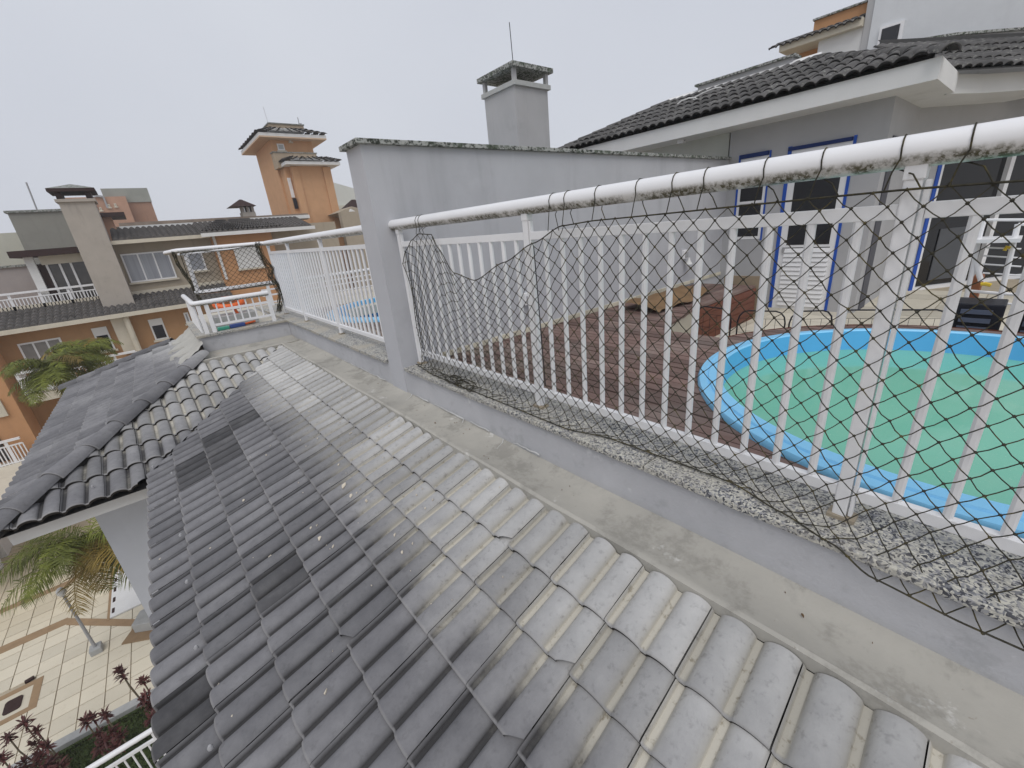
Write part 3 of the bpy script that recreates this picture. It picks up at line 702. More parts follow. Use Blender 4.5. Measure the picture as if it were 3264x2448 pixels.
net('safety_net', lambda u, v: (.43 + 1.0 * u, 7.66 + .01 * math.sin(u * 7), .05 - (.56 + .02 * math.sin(u * 3)) * v + .012 * math.sin(u * 9) * (1 - v)), 26, 16, .0032, 'dark net stretched in the tube frame at the far corner', 'net', False, True, .002)
clump([(1.40, 7.60, .10), (1.40, 7.58, -.02), (1.41, 7.55, -.15), (1.47, 7.52, -.28), (1.44, 7.5, -.4), (1.47, 7.48, -.52), (1.50, 7.46, -.66), (1.46, 7.44, -.8), (1.40, 7.42, -.93)], .055, 26, 'gathered_net', 'bunched dark net hanging where the far handrail meets the tube frame')
clump([(.36, 7.72, .07), (.37, 7.72, -.08), (.40, 7.72, -.22), (.44, 7.71, -.36), (.46, 7.7, -.52), (.47, 7.6, -.6)], .03, 20, 'gathered_net', 'bunched dark net hanging down the left end of the tube frame')
fl = thing('swim_ring', (.83, 7.55, -.95), 'orange inflatable swim ring lying behind the low balcony balustrade', 'swim ring')
m = MB(); c0 = Vector((.80, 7.6, -.70))
pts = [c0 + Vector((.17 * math.cos(w), .10 * math.sin(w), .05 * math.sin(w))) for w in [math.radians(18 * i) for i in range(20)]]
m.path(pts + [pts[0]], .045, 10, False).build('ring', ORPL, fl, True)
MB().path([c0 + Vector((.02, -.06, -.05)), c0 + Vector((.06, -.06, -.15)), c0 + Vector((.07, -.05, -.26))], .03, 8, r1=.012).build('neck', ORPL, fl, True)
tb = thing('low_table', (.8, 7.6, -1), 'grey stone bench behind the low balcony balustrade holding the swim ring', 'bench')
MB().box(.55, 7.45, -1.03, 1.1, 7.8, -.86).build('top', CONC, tb, bevel=.01)
tag(MB().box(.52, 7.06, -1.0, .66, 7.16, -.96).build('dustpan', plain('green_plastic', (.1, .5, .35), .05, 5, .4, 0), bevel=.01), 'small green plastic scoop on the corner coping', 'scoop')
br_ = thing('hand_brush', (.77, 7.1, -1), 'blue hand brush with orange handle on the corner coping', 'brush')
MB().box(.67, 7.07, -1.0, .86, 7.15, -.95).build('block', plain('blue_plastic', (.06, .11, .35), .05, 5, .4, 0), br_, bevel=.012)
MB().path([(.862, 7.11, -.975), (1.0, 7.13, -.965)], .014, 8).build('handle', ORPL, br_, True)

# ---------------------------------------------------------------- near terrace: floor, deck, pool
tf = MB()
fl_ = thing('terrace_floor', (4, 2, -1.5), 'beige tiled terrace floor below the wooden deck', 'floor', kind='structure')
MB().box(1.72, -3, -1.6, 10.5, 3.16, -1.51).build('slab', GROUT, fl_)
ft = MB().box(-.19, -.19, -.02, .19, .19, 0).mesh('floor_tile', FLOORB)
for i in range(15):
    for j in range(13):
        x, y = 3.4 + i * .39, -1.5 + j * .39
        if x < 9.3 and y < 3.0: link('floor_tile', ft, fl_, (x, y, -1.495 + R.uniform(-.001, .001)))
PC = Vector((3.06, .04, 0)); PR = 1.285
dk = thing('pool_deck', (2.6, 1.5, -1.1), 'weathered brown plank deck around the round pool', 'deck')
pwid = .088; x = 1.752
def arc(x, r): d = r * r - (x - PC.x) ** 2; return math.sqrt(d) if d > 0 else None
while x < 4.58:
    a, b = x, x + pwid - .013
    segs = []
    for lo, hi in ((-1.3, 3.145),):
        ha, hb = arc(a, PR), arc(b, PR); oa, ob = arc(a, 1.53), arc(b, 1.53)
        up_lim = (hi, hi)
        lowa, lowb = (PC.y + ha if ha else None), (PC.y + hb if hb else None)
        if b < 3.50:
            if lowa is None and lowb is None: segs.append((lo, lo, hi, hi))
            else:
                la = lowa if lowa is not None else PC.y; lb_ = lowb if lowb is not None else PC.y
                segs.append((la, lb_, hi, hi)); 
                la2 = PC.y - (ha or 0); lb2 = PC.y - (hb or 0); segs.append((lo, lo, la2, lb2))
        else:
            segs.append((2.08 + (a - 3.5) * .19, 2.08 + (b - 3.5) * .19, hi, hi))
            if oa and ob:
                ia = PC.y + ha if ha else PC.y - oa; ib = PC.y + hb if hb else PC.y - ob
                segs.append((ia, ib, PC.y + oa, PC.y + ob))
    for (ya0, yb0, ya1, yb1) in segs:
        cutsy = [0] + ([R.uniform(.3, .7)] if ya1 - ya0 > 2 else []) + [1]
        for c0, c1 in zip(cutsy, cutsy[1:]):
            f = lambda p, q, c: p + (q - p) * c
            g0, g1 = (0 if c0 == 0 else .002), (0 if c1 == 1 else -.002)
            zz = -1.03 + R.uniform(-.004, .003)
            L = [(a, f(ya0, ya1, c0) + g0), (b, f(yb0, yb1, c0) + g0), (b, f(yb0, yb1, c1) + g1), (a, f(ya0, ya1, c1) + g1)]
            if L[3][1] - L[0][1] < .02: continue
            MB().hexa([(p, q, zz - .025) for p, q in L], [(p, q, zz) for p, q in L]).build('plank', DECK, dk)
    x += pwid
# outer skirt of the deck
m = MB()
sk = [(PC.x + 1.53 * math.cos(math.radians(w)), PC.y + 1.53 * math.sin(math.radians(w))) for w in range(-60, 74, 4)]
for (xa, ya), (xb, yb_) in zip(sk, sk[1:]): m.quad((xa, ya, -1.5), (xb, yb_, -1.5), (xb, yb_, -1.025), (xa, ya, -1.025))
m.build('skirt_board', REDWOOD, dk, True)
MB().prism([(3.52, 2.10), (4.61, 2.305), (4.61, 2.335), (3.52, 2.13)], -1.5, -1.058).build('side_wall', FLOORB, dk)
MB().box(1.75, -1.3, -1.2, 3.45, 3.14, -1.10).build('joists', UNDER, dk) if False else None
bx = thing('storage_bench', (5.4, 2.7, -1.5), 'long reddish brown plank box along the grey wall beside the deck', 'bench')
for k in range(9): MB().box(4.64, 2.31 + k * .092, -1.075, 6.20, 2.31 + k * .092 + .084, -1.045).build('plank', DECK, bx)
for k in range(5): MB().box(4.64, 2.296, -1.5 + k * .085, 6.20, 2.312, -1.5 + k * .085 + .079).build('plank', REDWOOD, bx)
for k in range(7): MB().box(4.625, 2.30 + k * .118, -1.5, 4.64, 2.30 + k * .118 + .112, -1.076).build('plank', REDWOOD, bx)
MB().box(4.66, 2.33, -1.5, 6.18, 3.1, -1.08).build('carcass', UNDER, bx)
tag(MB().box(6.24, 2.28, -1.5, 6.27, 2.75, -.93).build('leaning_board', plain('board', (.30, .24, .17), .2, 6, .8, .2)), 'pale board standing at the far end of the plank box', 'board')
m = MB(); nx, ny = 16, 7
for i in range(nx + 1):
    for j in range(ny + 1):
        u, v = i / nx, j / ny
        x_, y_ = 4.02 + 1.45 * u, 2.42 + .10 * u + v * (.52 - .08 * u) + .03 * math.sin(u * 9)
        m.v.append((x_, y_, -1.02 + .02 + .035 * math.sin(v * 3.0) ** 2 * (1 + .6 * math.sin(u * 11 + v * 2)) + .05 * v * (1 - u * .3) + .014 * math.sin(u * 23 + v * 9)))
for i in range(nx):
    for j in range(ny): a = i * (ny + 1) + j; m.f.append((a, a + ny + 1, a + ny + 2, a + 1))
tag(m.build('brown_blanket', BROWN, None, True), 'crumpled brown cover lying on the deck against the grey wall', 'cover')

def pool(c, r, z, label, wz, wmat):
    t = thing('round_pool', (c[0], c[1], z - .5), label, 'pool', 'round blue pools on the terraces')
    MB().lathe([(r, -.01), (r + .002, .012), (r - .008, .030), (r - .045, .040), (r - .055, .034), (r - .062, .044), (r - .115, .050), (r - .125, .040)], (c[0], c[1], z), 96).build('rim', POOLRIM, t, True)
    MB().lathe([(0, -.62), (r - .32, -.62), (r - .18, -.30), (r - .125, .040)], (c[0], c[1], z), 96).build('shell', POOL, t, True)
    m = MB(); n = 96; rr = r - .125 - (.04 - wz) * .162
    m.v = [(c[0] + rr * math.cos(2 * math.pi * k / n), c[1] + rr * math.sin(2 * math.pi * k / n), z + wz) for k in range(n)]; m.f = [tuple(range(n))]
    m.build('water', wmat, t)
    return t
pool((PC.x, PC.y), 1.30, -1.03, 'large round blue pool full of green water behind the near balustrade', -.10, WATER)
pool((3.1, 6.25), 1.3, -1.03, 'far round pale blue pool seen through the balustrade beyond the pillar', -.35, plain('clear_water', (.20, .50, .68), .1, 2, .1, 0, spec=.5))
d2 = thing('far_deck', (2.5, 6, -1.05), 'dark plank deck around the far pool beyond the pillar', 'deck')
for k in range(34):
    xx = 1.745 + k * .088; h = (1.285 ** 2 - (xx + .04 - 3.1) ** 2); h = math.sqrt(h) if h > 0 else 0
    for a, b in ((3.45, 6.25 - h), (6.25 + h, 7.75)):
        if b - a > .05: MB().box(xx, a, -1.055, xx + .080, b, -1.03 + R.uniform(-.003, .003)).build('plank', DECK, d2)
f2 = thing('far_terrace_floor', (2.5, 8, -1.1), 'pale tiled floor of the far terrace', 'floor', kind='structure')
MB().box(.47, 7.13, -1.2, 7, 10, -1.06).build('slab', FLOORB, f2)
MB().box(1.72, 3.44, -1.7, 7, 7.13, -1.63).build('slab', FLOORB, f2)
b3 = thing('end_balustrade', (2.8, 9.05, -1), 'white low balustrade closing the far terrace behind the far pool', 'balustrade')
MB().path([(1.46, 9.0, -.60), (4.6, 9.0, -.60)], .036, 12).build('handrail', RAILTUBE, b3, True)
for z in (-.70, -.80, -.93): MB().box(1.5, 8.99, z - .014, 4.6, 9.01, z + .014).build('rail', WHITE, b3)
for k in range(4): MB().box(1.6 + k * .95, 8.98, -1.06, 1.65 + k * .95, 9.02, -.62).build('post', WHITE, b3)

# black hoop fence panels behind the pool
hoops = [((4.30, .93), (4.60, .30)), ((4.10, 1.22), (4.28, .96)), ((3.98, 1.60), (4.09, 1.25)), ((4.05, 2.02), (3.98, 1.66)), ((4.35, 2.20), (4.08, 2.06))]
for k, ((xa, ya), (xb, yb_)) in enumerate(hoops):
    t = thing('hoop_fence', (xa, ya, -1.5), ('black wire hoop fence panel behind the pool, the one nearest the drying rack', 'black wire hoop fence panel in front of the white louvred door', 'black wire hoop fence panel left of the louvred door', 'black wire hoop fence panel across the plank box side', 'black wire hoop fence panel at the inner deck corner')[k], 'fence', 'black hoop fence panels round the pool deck')
    pa, pb = Vector((xa, ya, -1.5)), Vector((xb, yb_, -1.5)); d = pb - pa; H = .60
    arcp = [pa, pa + Vector((0, 0, H - .10))] + [pa + d.normalized() * (.08 - .08 * math.cos(math.radians(w))) + Vector((0, 0, H - .10 + .10 * math.sin(math.radians(w)))) for w in (30, 60, 90)]
    arcp += [pb - d.normalized() * (.08 - .08 * math.cos(math.radians(w))) + Vector((0, 0, H - .10 + .10 * math.sin(math.radians(w)))) for w in (90, 60, 30)] + [pb + Vector((0, 0, H - .10)), pb]
    MB().path(arcp, .0065, 8).build('hoop', BLACK, t, True)
    m = MB(); n = max(3, int(d.length / .07))
    for i in range(1, n): m.path([pa + d * i / n, pa + d * i / n + Vector((0, 0, H - .07))], .0018, 4)
    for z in (.1, .25, .40, .53): m.path([pa + Vector((0, 0, z)), pb + Vector((0, 0, z))], .0018, 4)
    m.build('wire_mesh', BLACK, t)

# ---------------------------------------------------------------- white pool house
XH = 7.0
hs = thing('pool_house', (8, 3, -1.5), 'grey white house with dark tiled hip roof and blue trimmed doors behind the pool', 'house')
MB().box(XH, 1.36, -1.55, 8.6, 3.17, 1.02).build('wall', HOUSEW, hs)
MB().box(XH + .03, 3.17, -1.6, 8.6, 6.2, .62).build('wall', HOUSEW, hs); MB().box(XH + .03, 3.20, .62, 8.6, 6.2, 1.02).build('wall', wallmat('house_cream', (.55, .56, .52), .15), hs)
nBx = Vector((.85, -.53, 0)).normalized(); o8 = Vector((8.50, 1.372, 0)); nn = Vector((-.53, -.85, 0)).normalized()
def slabB(t0, t1, z0, z1, d0, d1):     # block on the angled wall: along t, outward d
    L = [o8 + nBx * t0 + nn * d0, o8 + nBx * t1 + nn * d0, o8 + nBx * t1 + nn * d1, o8 + nBx * t0 + nn * d1]
    return MB().hexa([(p.x, p.y, z0) for p in L], [(p.x, p.y, z1) for p in L])
slabB(-.05, .50, -1.55, 1.02, -.3, 0).build('wall', HOUSEW, hs); slabB(.5, 3.2, .62, 1.02, -.3, 0).build('wall', HOUSEW, hs)
slabB(.5, 3.2, -1.55, .62, -.9, -.5).build('wall', DARKW, hs)
slabB(.3, 3.3, -1.62, -1.56, -.3, .28).build('step', CONC, hs)
# eaves: fascia, soffit
MB().box(6.45, .955, .975, 6.52, 6.2, 1.165).build('fascia', WHITEP, hs); MB().box(6.53, 1.03, 1.02, 6.56, 6.15, 1.24).build('eave_board', UNDER, hs)
MB().box(6.521, .955, .975, 7.63, 1.02, 1.165).build('fascia', WHITEP, hs)
eB = [Vector((7.63, 1.0, 0)), Vector((8.12, .79, 0)), Vector((8.63, .47, 0)), Vector((9.1, .1, 0)), Vector((9.6, -.4, 0))]
for a, b in zip(eB, eB[1:]):
    m = MB(); m.hexa([(a.x, a.y, .975), (b.x, b.y, .975), (b.x + .04, b.y + .05, .975), (a.x + .04, a.y + .05, .975)], [(a.x, a.y, 1.165), (b.x, b.y, 1.165), (b.x + .04, b.y + .05, 1.165), (a.x + .04, a.y + .05, 1.165)]); m.build('fascia', WHITEP, hs)
m = MB(); m.extr([(6.50, .98, .985), (6.50, 6.2, .985), (9.6, 6.2, .985), (9.6, -.36, .985), (9.1, .14, .985), (8.63, .5, .985), (8.12, .82, .985), (7.63, 1.01, .985)], (0, 0, .03)); m.build('soffit', WHITEP, hs)
# roof planes
t22 = math.tan(math.radians(22)); a22 = math.radians(22)
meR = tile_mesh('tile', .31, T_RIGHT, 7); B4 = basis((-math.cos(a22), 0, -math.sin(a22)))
rh0, rh1 = Vector((6.38, .90, 0)), Vector((7.85, 2.52, 0)); rd = (rh1 - rh0).normalized(); rn = Vector((-rd.y, rd.x, 0))
lh0, lh1 = Vector((6.38, 6.22, 0)), Vector((7.9, 4.7, 0)); ld = (lh1 - lh0).normalized(); ln = Vector((ld.y, -ld.x, 0))
if ln.y > 0: ln = -ln
rf = thing('pool_house_roof', (7, 3, 1.2), 'dark lichen covered tile roof with ridge caps on the pool house', 'roof')
for k in range(6):
    s = .02 + k * .27
    for n in range(21):
        y = .80 + n * TW
        # u axis may point either way; origin at the low-u corner
        o = Vector((6.40, y, 1.19)) + Vector((math.cos(a22), 0, math.sin(a22))) * (s + .29)
        lay(meR, rf, B4, o, ((rh0, rn), (lh0, ln)), None, .006)
MB().quad((6.42, 1.0, 1.17), (6.42, 6.15, 1.17), (7.9, 4.7, 1.17 + 1.48 * t22), (7.85, 2.52, 1.17 + 1.43 * t22)).build('underlay', UNDER, rf)
zr = lambda x: 1.20 + (x - 6.4) * t22
caps(rf, (7.85, 2.50, zr(7.85) - .03), (6.42, .93, zr(6.42) - .03), 9, .10, T_RIGHT)
caps(rf, (7.9, 4.7, zr(7.9) - .03), (6.44, 6.16, zr(6.44) - .03), 8, .10, T_RIGHT)
a35 = math.radians(29)
# roof over the angled wall: tiles following the curve
for k in range(4):
    for i in range(12):
        t0 = i * TW
        d = nBx; dn = Vector((-nn.x * math.cos(a35), -nn.y * math.cos(a35), math.sin(a35)))
        o = Vector((7.45, 1.02, 1.19)) + d * (t0) + dn * (.02 + k * .27 + .29)
        Bq = basis((-dn.x, -dn.y, -dn.z)); uu = Bq.col[0]
        if uu.dot(d) < 0: o = o + d * TW
        lay(meR, rf, Bq, o, ((rh0 + Vector((.10, -.06, 0)), -rn),), None, .006)
m = MB(); dn = Vector((-nn.x * math.cos(a35), -nn.y * math.cos(a35), math.sin(a35))); o = Vector((7.0, 1.25, 1.165))
m.quad(o, o + nBx * 3.6, o + nBx * 3.6 + dn * 1.5, o + dn * 1.5 + nBx * .8).build('underlay', UNDER, rf)
# parapet and flashing on top
MB().box(7.92, 2.80, 1.55, 8.1, 4.2, 1.90).build('parapet', STUCCO, hs); MB().box(7.88, 2.76, 1.90, 8.14, 4.24, 1.93).build('cap_stone', MOSSCAP, hs)
MB().extr([(7.86, 2.45, 1.78), (7.86, 4.75, 1.80), (7.95, 4.75, 1.86), (7.95, 2.45, 1.86)], (.03, 0, -.08)).build('flashing', WHITEP, hs)
cp = [on(2, 2.0, z5(1340, 322)), on(2, 2.0, z5(1500, 277)), on(2, 2.0, z5(1720, 242)), on(2, 2.0, z5(2212, 203)), Vector((11.4, .1, 2.0))]
m = MB(); mc = MB()
for a, b in zip(cp, cp[1:]):
    m.hexa([(a.x, a.y, 1.3), (b.x, b.y, 1.3), (b.x + .2, b.y + .2, 1.3), (a.x + .2, a.y + .2, 1.3)], [(a.x, a.y, 1.98), (b.x, b.y, 1.98), (b.x + .2, b.y + .2, 1.98), (a.x + .2, a.y + .2, 1.98)])
    mc.hexa([(a.x - .03, a.y - .03, 1.98), (b.x - .03, b.y - .03, 1.98), (b.x + .2, b.y + .2, 1.98), (a.x + .2, a.y + .2, 1.98)], [(a.x - .03, a.y - .03, 2.01), (b.x - .03, b.y - .03, 2.01), (b.x + .2, b.y + .2, 2.01), (a.x + .2, a.y + .2, 2.01)])
m.build('parapet', STUCCO, hs, True); mc.build('cap_stone', MOSSCAP, hs)
# window, louvred door, dark doorway on the wall facing the pool (x = 7)
def xbox(y0, y1, za_, zb_, d0, d1): return MB().box(XH - d1, y0, za_, XH - d0, y1, zb_)
wn = xbox(2.625, 3.0, .60, .655, 0, .03).build('lintel', BLUE_SHADED, hs); xbox(1.69, 2.385, .60, .645, 0, .03).build('lintel', BLUE_SHADED, hs)
for a, b in ((2.995, 3.02), (2.595, 2.615)): xbox(a, b, -.52, .655, 0, .012).build('trim', BLUE, hs)
for a, b in ((2.345, 2.39), (1.652, 1.684)): xbox(a, b, -1.5, .655, 0, .012).build('trim', BLUE, hs)
w = xbox(2.615, 2.995, -.5, .60, -.02, .004).build('window', WHITE, hs)
xbox(2.655, 2.955, .03, .55, .004, .008).build('pane', DARKGL, w); xbox(2.655, 2.955, -.46, -.01, .004, .008).build('pane', DARKGL, w); xbox(2.64, 2.97, -.005, .025, .004, .02).build('sash_bar', WHITE, w)
dr = xbox(1.684, 2.345, -1.5, .60, -.02, .004).build('door', WHITE, hs)
xbox(1.755, 2.26, -.27, .55, .004, .008).build('pane', DARKGL, dr); xbox(1.755, 1.99, -.60, -.34, .004, .008).build('pane', DARKGL, dr); xbox(2.03, 2.26, -.60, -.34, .004, .008).build('pane', DARKGL, dr)
for a, b in ((1.74, 1.985), (2.035, 2.275)):
    for k in range(13):
        z = -1.44 + k * .062; MB().hexa([(XH - .004, a, z), (XH - .004, b, z), (XH - .004, b, z + .05), (XH - .004, a, z + .05)], [(XH - .026, a, z - .006), (XH - .026, b, z - .006), (XH - .008, b, z + .05), (XH - .008, a, z + .05)]).build('slat', WHITE, dr)
        xbox(a, b, z + .0505, z + .0615, .004, .006).build('slat_gap', UNDER, dr)
xbox(2.27, 2.30, -.70, -.63, .004, .03).build('lock', METAL, dr)
xbox(1.64, 2.42, -1.53, -1.5, -.0, .10).build('threshold', CONC, hs)
MB().box(7.22, 1.345, -1.5, 7.5, 1.359, .60).build('dark_doorway', plain('dark_recess', (.10, .10, .115), .1, 5, .8, 0), hs)
# sliding doors on the angled wall
sd = slabB(.50, .56, -1.55, .62, -.2, .012).build('trim', BLUE, hs)
wf = slabB(.56, 3.1, -1.52, -1.46, -.1, 0).build('sliding_door', WHITE, hs)
slabB(.56, .61, -1.46, .62, -.1, 0).build('door_stile', WHITE, wf); slabB(1.72, 1.79, -1.46, .62, -.1, 0).build('door_stile', WHITE, wf); slabB(.61, 3.1, -.34, -.27, -.1, -.002).build('door_rail', WHITE, wf)
slabB(.61, 1.72, -.27, .62, -.08, -.06).build('pane', DARKGL, wf); slabB(.61, 1.72, -1.46, -.34, -.08, -.06).build('pane', DARKGL, wf); slabB(1.79, 3.1, -1.46, .62, -.08, -.06).build('pane', DARKGL, wf)
slabB(.88, 1.45, -1.38, -.62, -.055, -.045).build('inner_panel', plain('grey_panel', (.10, .105, .115), .1, 4, .6, 0), wf)
# spotlight under the eave, hose on the roof
sp = thing('spotlight', tuple(on(0, 6.75, z8(1770, 840))), 'small white floodlight under the pool house eave', 'floodlight')
q = on(0, 6.75, z8(1775, 860)); MB().box(q.x - .05, q.y - .05, q.z - .03, q.x + .05, q.y + .05, q.z + .04).build('lamp_body', WHITE, sp, bevel=.01); MB().path([(q.x, q.y - .05, q.z), (q.x, q.y - .06, .975)], .006, 6).build('bracket', BLACK, sp)
pts = [on(0, 7.15, z8(*p)) for p in ((1745, 530), (1770, 560), (1820, 565), (1860, 545), (1870, 520), (1840, 505), (1835, 490), (1900, 480), (1990, 492), (2025, 470), (2030, 430))]
pts = [Vector((7.15 + .25 * i / 10, p.y, zr(7.15 + .25 * i / 10) + .06 + .03 * math.sin(i))) for i, p in enumerate(pts)]
tag(MB().path(pts, .009, 6).build('hose', WHITEP, None, True), 'thin pale hose looped on the dark tiles of the pool house', 'hose')
# wall lamps on the partition wall
def wall_lamp(x, z, label):
    t = thing('wall_lamp', (x, 3.16, z), label, 'lamp', 'white wall lamps on the grey partition wall')
    MB().box(x - .05, 3.12, z - .03, x + .05, 3.164, z + .09).build('body', WHITE, t, bevel=.008)
    MB().box(x - .028, 3.10, z - .01, x + .028, 3.121, z + .06).build('socket', METAL, t)
    MB().lathe([(.05, -.11), (.046, -.10), (.02, -.055), (.015, -.02)], (x + .05, 3.10, z), 14).build('lamp_shade', WHITEP, t, True)
wall_lamp(5.82, -.62, 'white wall lamp on the grey wall above the plank box'); wall_lamp(2.80, -.72, 'white wall lamp low on the grey wall behind the second post')

# drying rack and crates by the sliding doors
rk = thing('drying_rack', (5.6, .2, -1.5), 'tall white tube drying rack behind the pool', 'rack')
def rp(a, b, x=5.6): return on(0, x, zd(a, b))
def tube(name, pts, r=.012): MB().path(pts, r, 8).build(name, WHITE, rk, True)
lft0, lft1 = rp(640, 1250), rp(825, 455); rgt0, rgt1 = rp(960, 1285), rp(1150, 495)
tube('leg', [Vector((5.6, lft0.y - .01, -1.5)), lft0, rp(790, 570), lft1], .018); tube('leg', [Vector((5.6, rgt0.y - .01, -1.5)), rgt0, rgt1], .02)
tube('rail', [lft1, rp(1210, 455)]); tube('rail', [rgt1, rp(1215, 500)])
MB().box(5.45, rp(1190, 620).y, rp(800, 630).z - .03, 5.75, rp(740, 620).y, rp(800, 630).z).build('shelf', WHITE, rk)
for a, b in ((720, 735), (800, 822), (880, 905), (965, 990)): tube('rung', [rp(810, a), rp(1180, b)], .007)
tube('rail', [rp(690, 1140), rp(1207, 1180)], .014); tube('rail', [rp(670, 1230), rp(1207, 1275)], .010); tube('brace', [rp(740, 860), rp(795, 1045)], .02)
tag(MB().path([rp(1020, 750, 5.56), rp(1040, 715, 5.56), rp(1075, 725, 5.56)], .014, 6).build('peg', plain('yellow_plastic', (.7, .5, .05), .05, 5, .5, 0), None, True), 'small yellow clip on the rung of the white rack', 'clip')
tag(MB().path([rp(790, 1075, 5.55), rp(830, 1070, 5.55), rp(890, 1085, 5.55)], .016, 6).build('toy', plain('yellow_plastic', (.7, .5, .05)), None, True), 'small yellow object lying on the lower rail of the white rack', 'toy')
tag(MB().box(5.75, rp(780, 1100).y, -1.2, 5.95, rp(690, 1040).y, rp(690, 1020).z).build('clay_pot', plain('terracotta', (.30, .12, .06), .15, 6, .8, .2), bevel=.02), 'brown terracotta box behind the left leg of the white rack', 'pot')
for k, (y0, y1) in enumerate(((.03, .33), (-.36, -.02))):
    t = thing('plastic_crate', (5.15, (y0 + y1) / 2, -1.5), ('dark slatted plastic crate left of the white rack leg', 'dark slatted plastic crate at the right edge behind the pool')[k], 'crate', 'dark slatted plastic crates behind the pool')
    MB().box(5.05, y0, -1.5, 5.35, y1, -.93).build('body', BLACK, t, bevel=.01)
    for j in range(6): MB().box(5.035, y0 + .06, -1.36 + j * .07, 5.051, y1 - .06, -1.325 + j * .07).build('slat', plain('slate_plastic', (.09, .11, .16), .1, 6, .5, 0), t)

# ---------------------------------------------------------------- white stair tower and orange wing on the right
tw = thing('white_tower', (13, 3, -1), 'tall white building with a small window behind the pool house', 'building')
X2 = 12
MB().box(X2, -8, G, X2 + 6, 2.93, 9).build('wall', wallmat('tower_white', (.66, .68, .70), .15), tw)
MB().box(X2 + .02, 2.93, G, X2 + 6, 3.05, 9).build('wall', STUCCO, tw)
w = MB().box(X2 - .04, 2.42, 2.2, X2 - .001, 2.77, 2.90).build('window', WHITE, tw); MB().box(X2 - .05, 2.47, 2.58, X2 - .041, 2.73, 2.86).build('pane', DARKGL, w); MB().box(X2 - .05, 2.47, 2.25, X2 - .041, 2.73, 2.54).build('pane', DARKGL, w)
ow = thing('orange_wing', (13, 4, -1), 'orange walled wing with a tiled eave left of the white tower', 'building')
MB().box(X2 + .05, 3.06, G, X2 + 5, 3.80, 3.02).build('wall', wallmat('tower_white', (.66, .68, .70)) if False else WHITEP, ow)
MB().box(X2 + .5, 3.80, G, X2 + 5, 4.3, 3.1).build('wall', ORANGE, ow); MB().box(X2 + .2, 3.06, 3.12, X2 + 4, 3.98, 3.45).build('wall', ORANGE, ow); MB().box(X2 + .15, 3.06, 3.45, X2 + 4, 4.0, 3.48).build('cap_stone', MOSSCAP, ow)
MB().box(X2 - .1, 3.06, 3.02, X2 + 4, 4.5, 3.16).build('fascia', CREAM, ow)
meO = meR
for n in range(6):
    for k in range(2): lay(meR, ow, basis((-.94, 0, -.34)), Vector((X2 - .15 + k * .25 + .28, 3.08 + n * TW, 3.12 + k * .09 + .09)), (), None, .006)

# ---------------------------------------------------------------- grey chimney of the neighbour, behind the partition wall
ch = thing('stucco_chimney', (5.3, 5.9, 0), 'big grey stucco chimney with open stone cap and lightning rod', 'chimney')
MB().box(4.962, 5.5, -1.6, 5.66, 6.24, 1.95).build('stack', STUCCO, ch)
MB().box(4.93, 5.46, 1.95, 5.70, 6.28, 2.015).build('collar', plain('stone_band', (.44, .45, .44), .12, 9, .9, .3, 0, ((.2, .21, .19), .5)), ch, bevel=.004)
for xx in (4.96, 5.62):
    for yy in (5.49, 6.20): MB().box(xx, yy, 2.015, xx + .055, yy + .055, 2.17).build('pier', STUCCO, ch)
MB().hexa([(4.90, 5.43, 2.17), (5.74, 5.43, 2.17), (5.74, 6.32, 2.17), (4.90, 6.32, 2.17)], [(4.90, 5.43, 2.235), (5.74, 5.43, 2.235), (5.74, 6.32, 2.235), (4.90, 6.32, 2.235)]).build('cap_slab', MOSSCAP, ch, bevel=.006)
MB().hexa([(4.92, 5.45, 2.235), (5.72, 5.45, 2.235), (5.72, 6.3, 2.235), (4.92, 6.3, 2.235)], [(5.3, 5.85, 2.29), (5.34, 5.85, 2.29), (5.34, 5.9, 2.29), (5.3, 5.9, 2.29)]).build('cap_top', MOSSCAP, ch)
MB().path([(5.0, 5.53, 2.23), (4.985, 5.53, 2.72)], .006, 5).build('lightning_rod', BLACK, ch)

# ---------------------------------------------------------------- generic window for far facades (facing -Y)
def win(par, a, b, y, panes=2, pane=DARKGL, fr=WHITE, shutter=0, fw=.07):
    p, q = on(1, y, a), on(1, y, b); x0, x1 = sorted((p.x, q.x)); z0, z1 = sorted((p.z, q.z))
    w = MB().box(x0, y - .05, z0, x1, y + .02, z1).build('window', fr, par)
    zt = z1 - shutter * (z1 - z0)
    MB().box(x0 - .08, y - .12, z0 - .09, x1 + .08, y + .0, z0 - .003).build('sill', CREAM, w)
    for k in range(panes):
        a0 = x0 + fw + (x1 - x0 - fw) * k / panes; a1 = x0 + (x1 - x0 - fw) * (k + 1) / panes
        MB().box(a0, y - .065, z0 + fw, a1, y - .05, zt - fw).build('pane', pane, w)
    return w
def fbox(a, b, y, dep, name, mat, par, y2=None):
    p, q = on(1, y, a), on(1, y, b); return MB().box(p.x, y - .0, p.z, q.x, y + dep, q.z).build(name, mat, par)
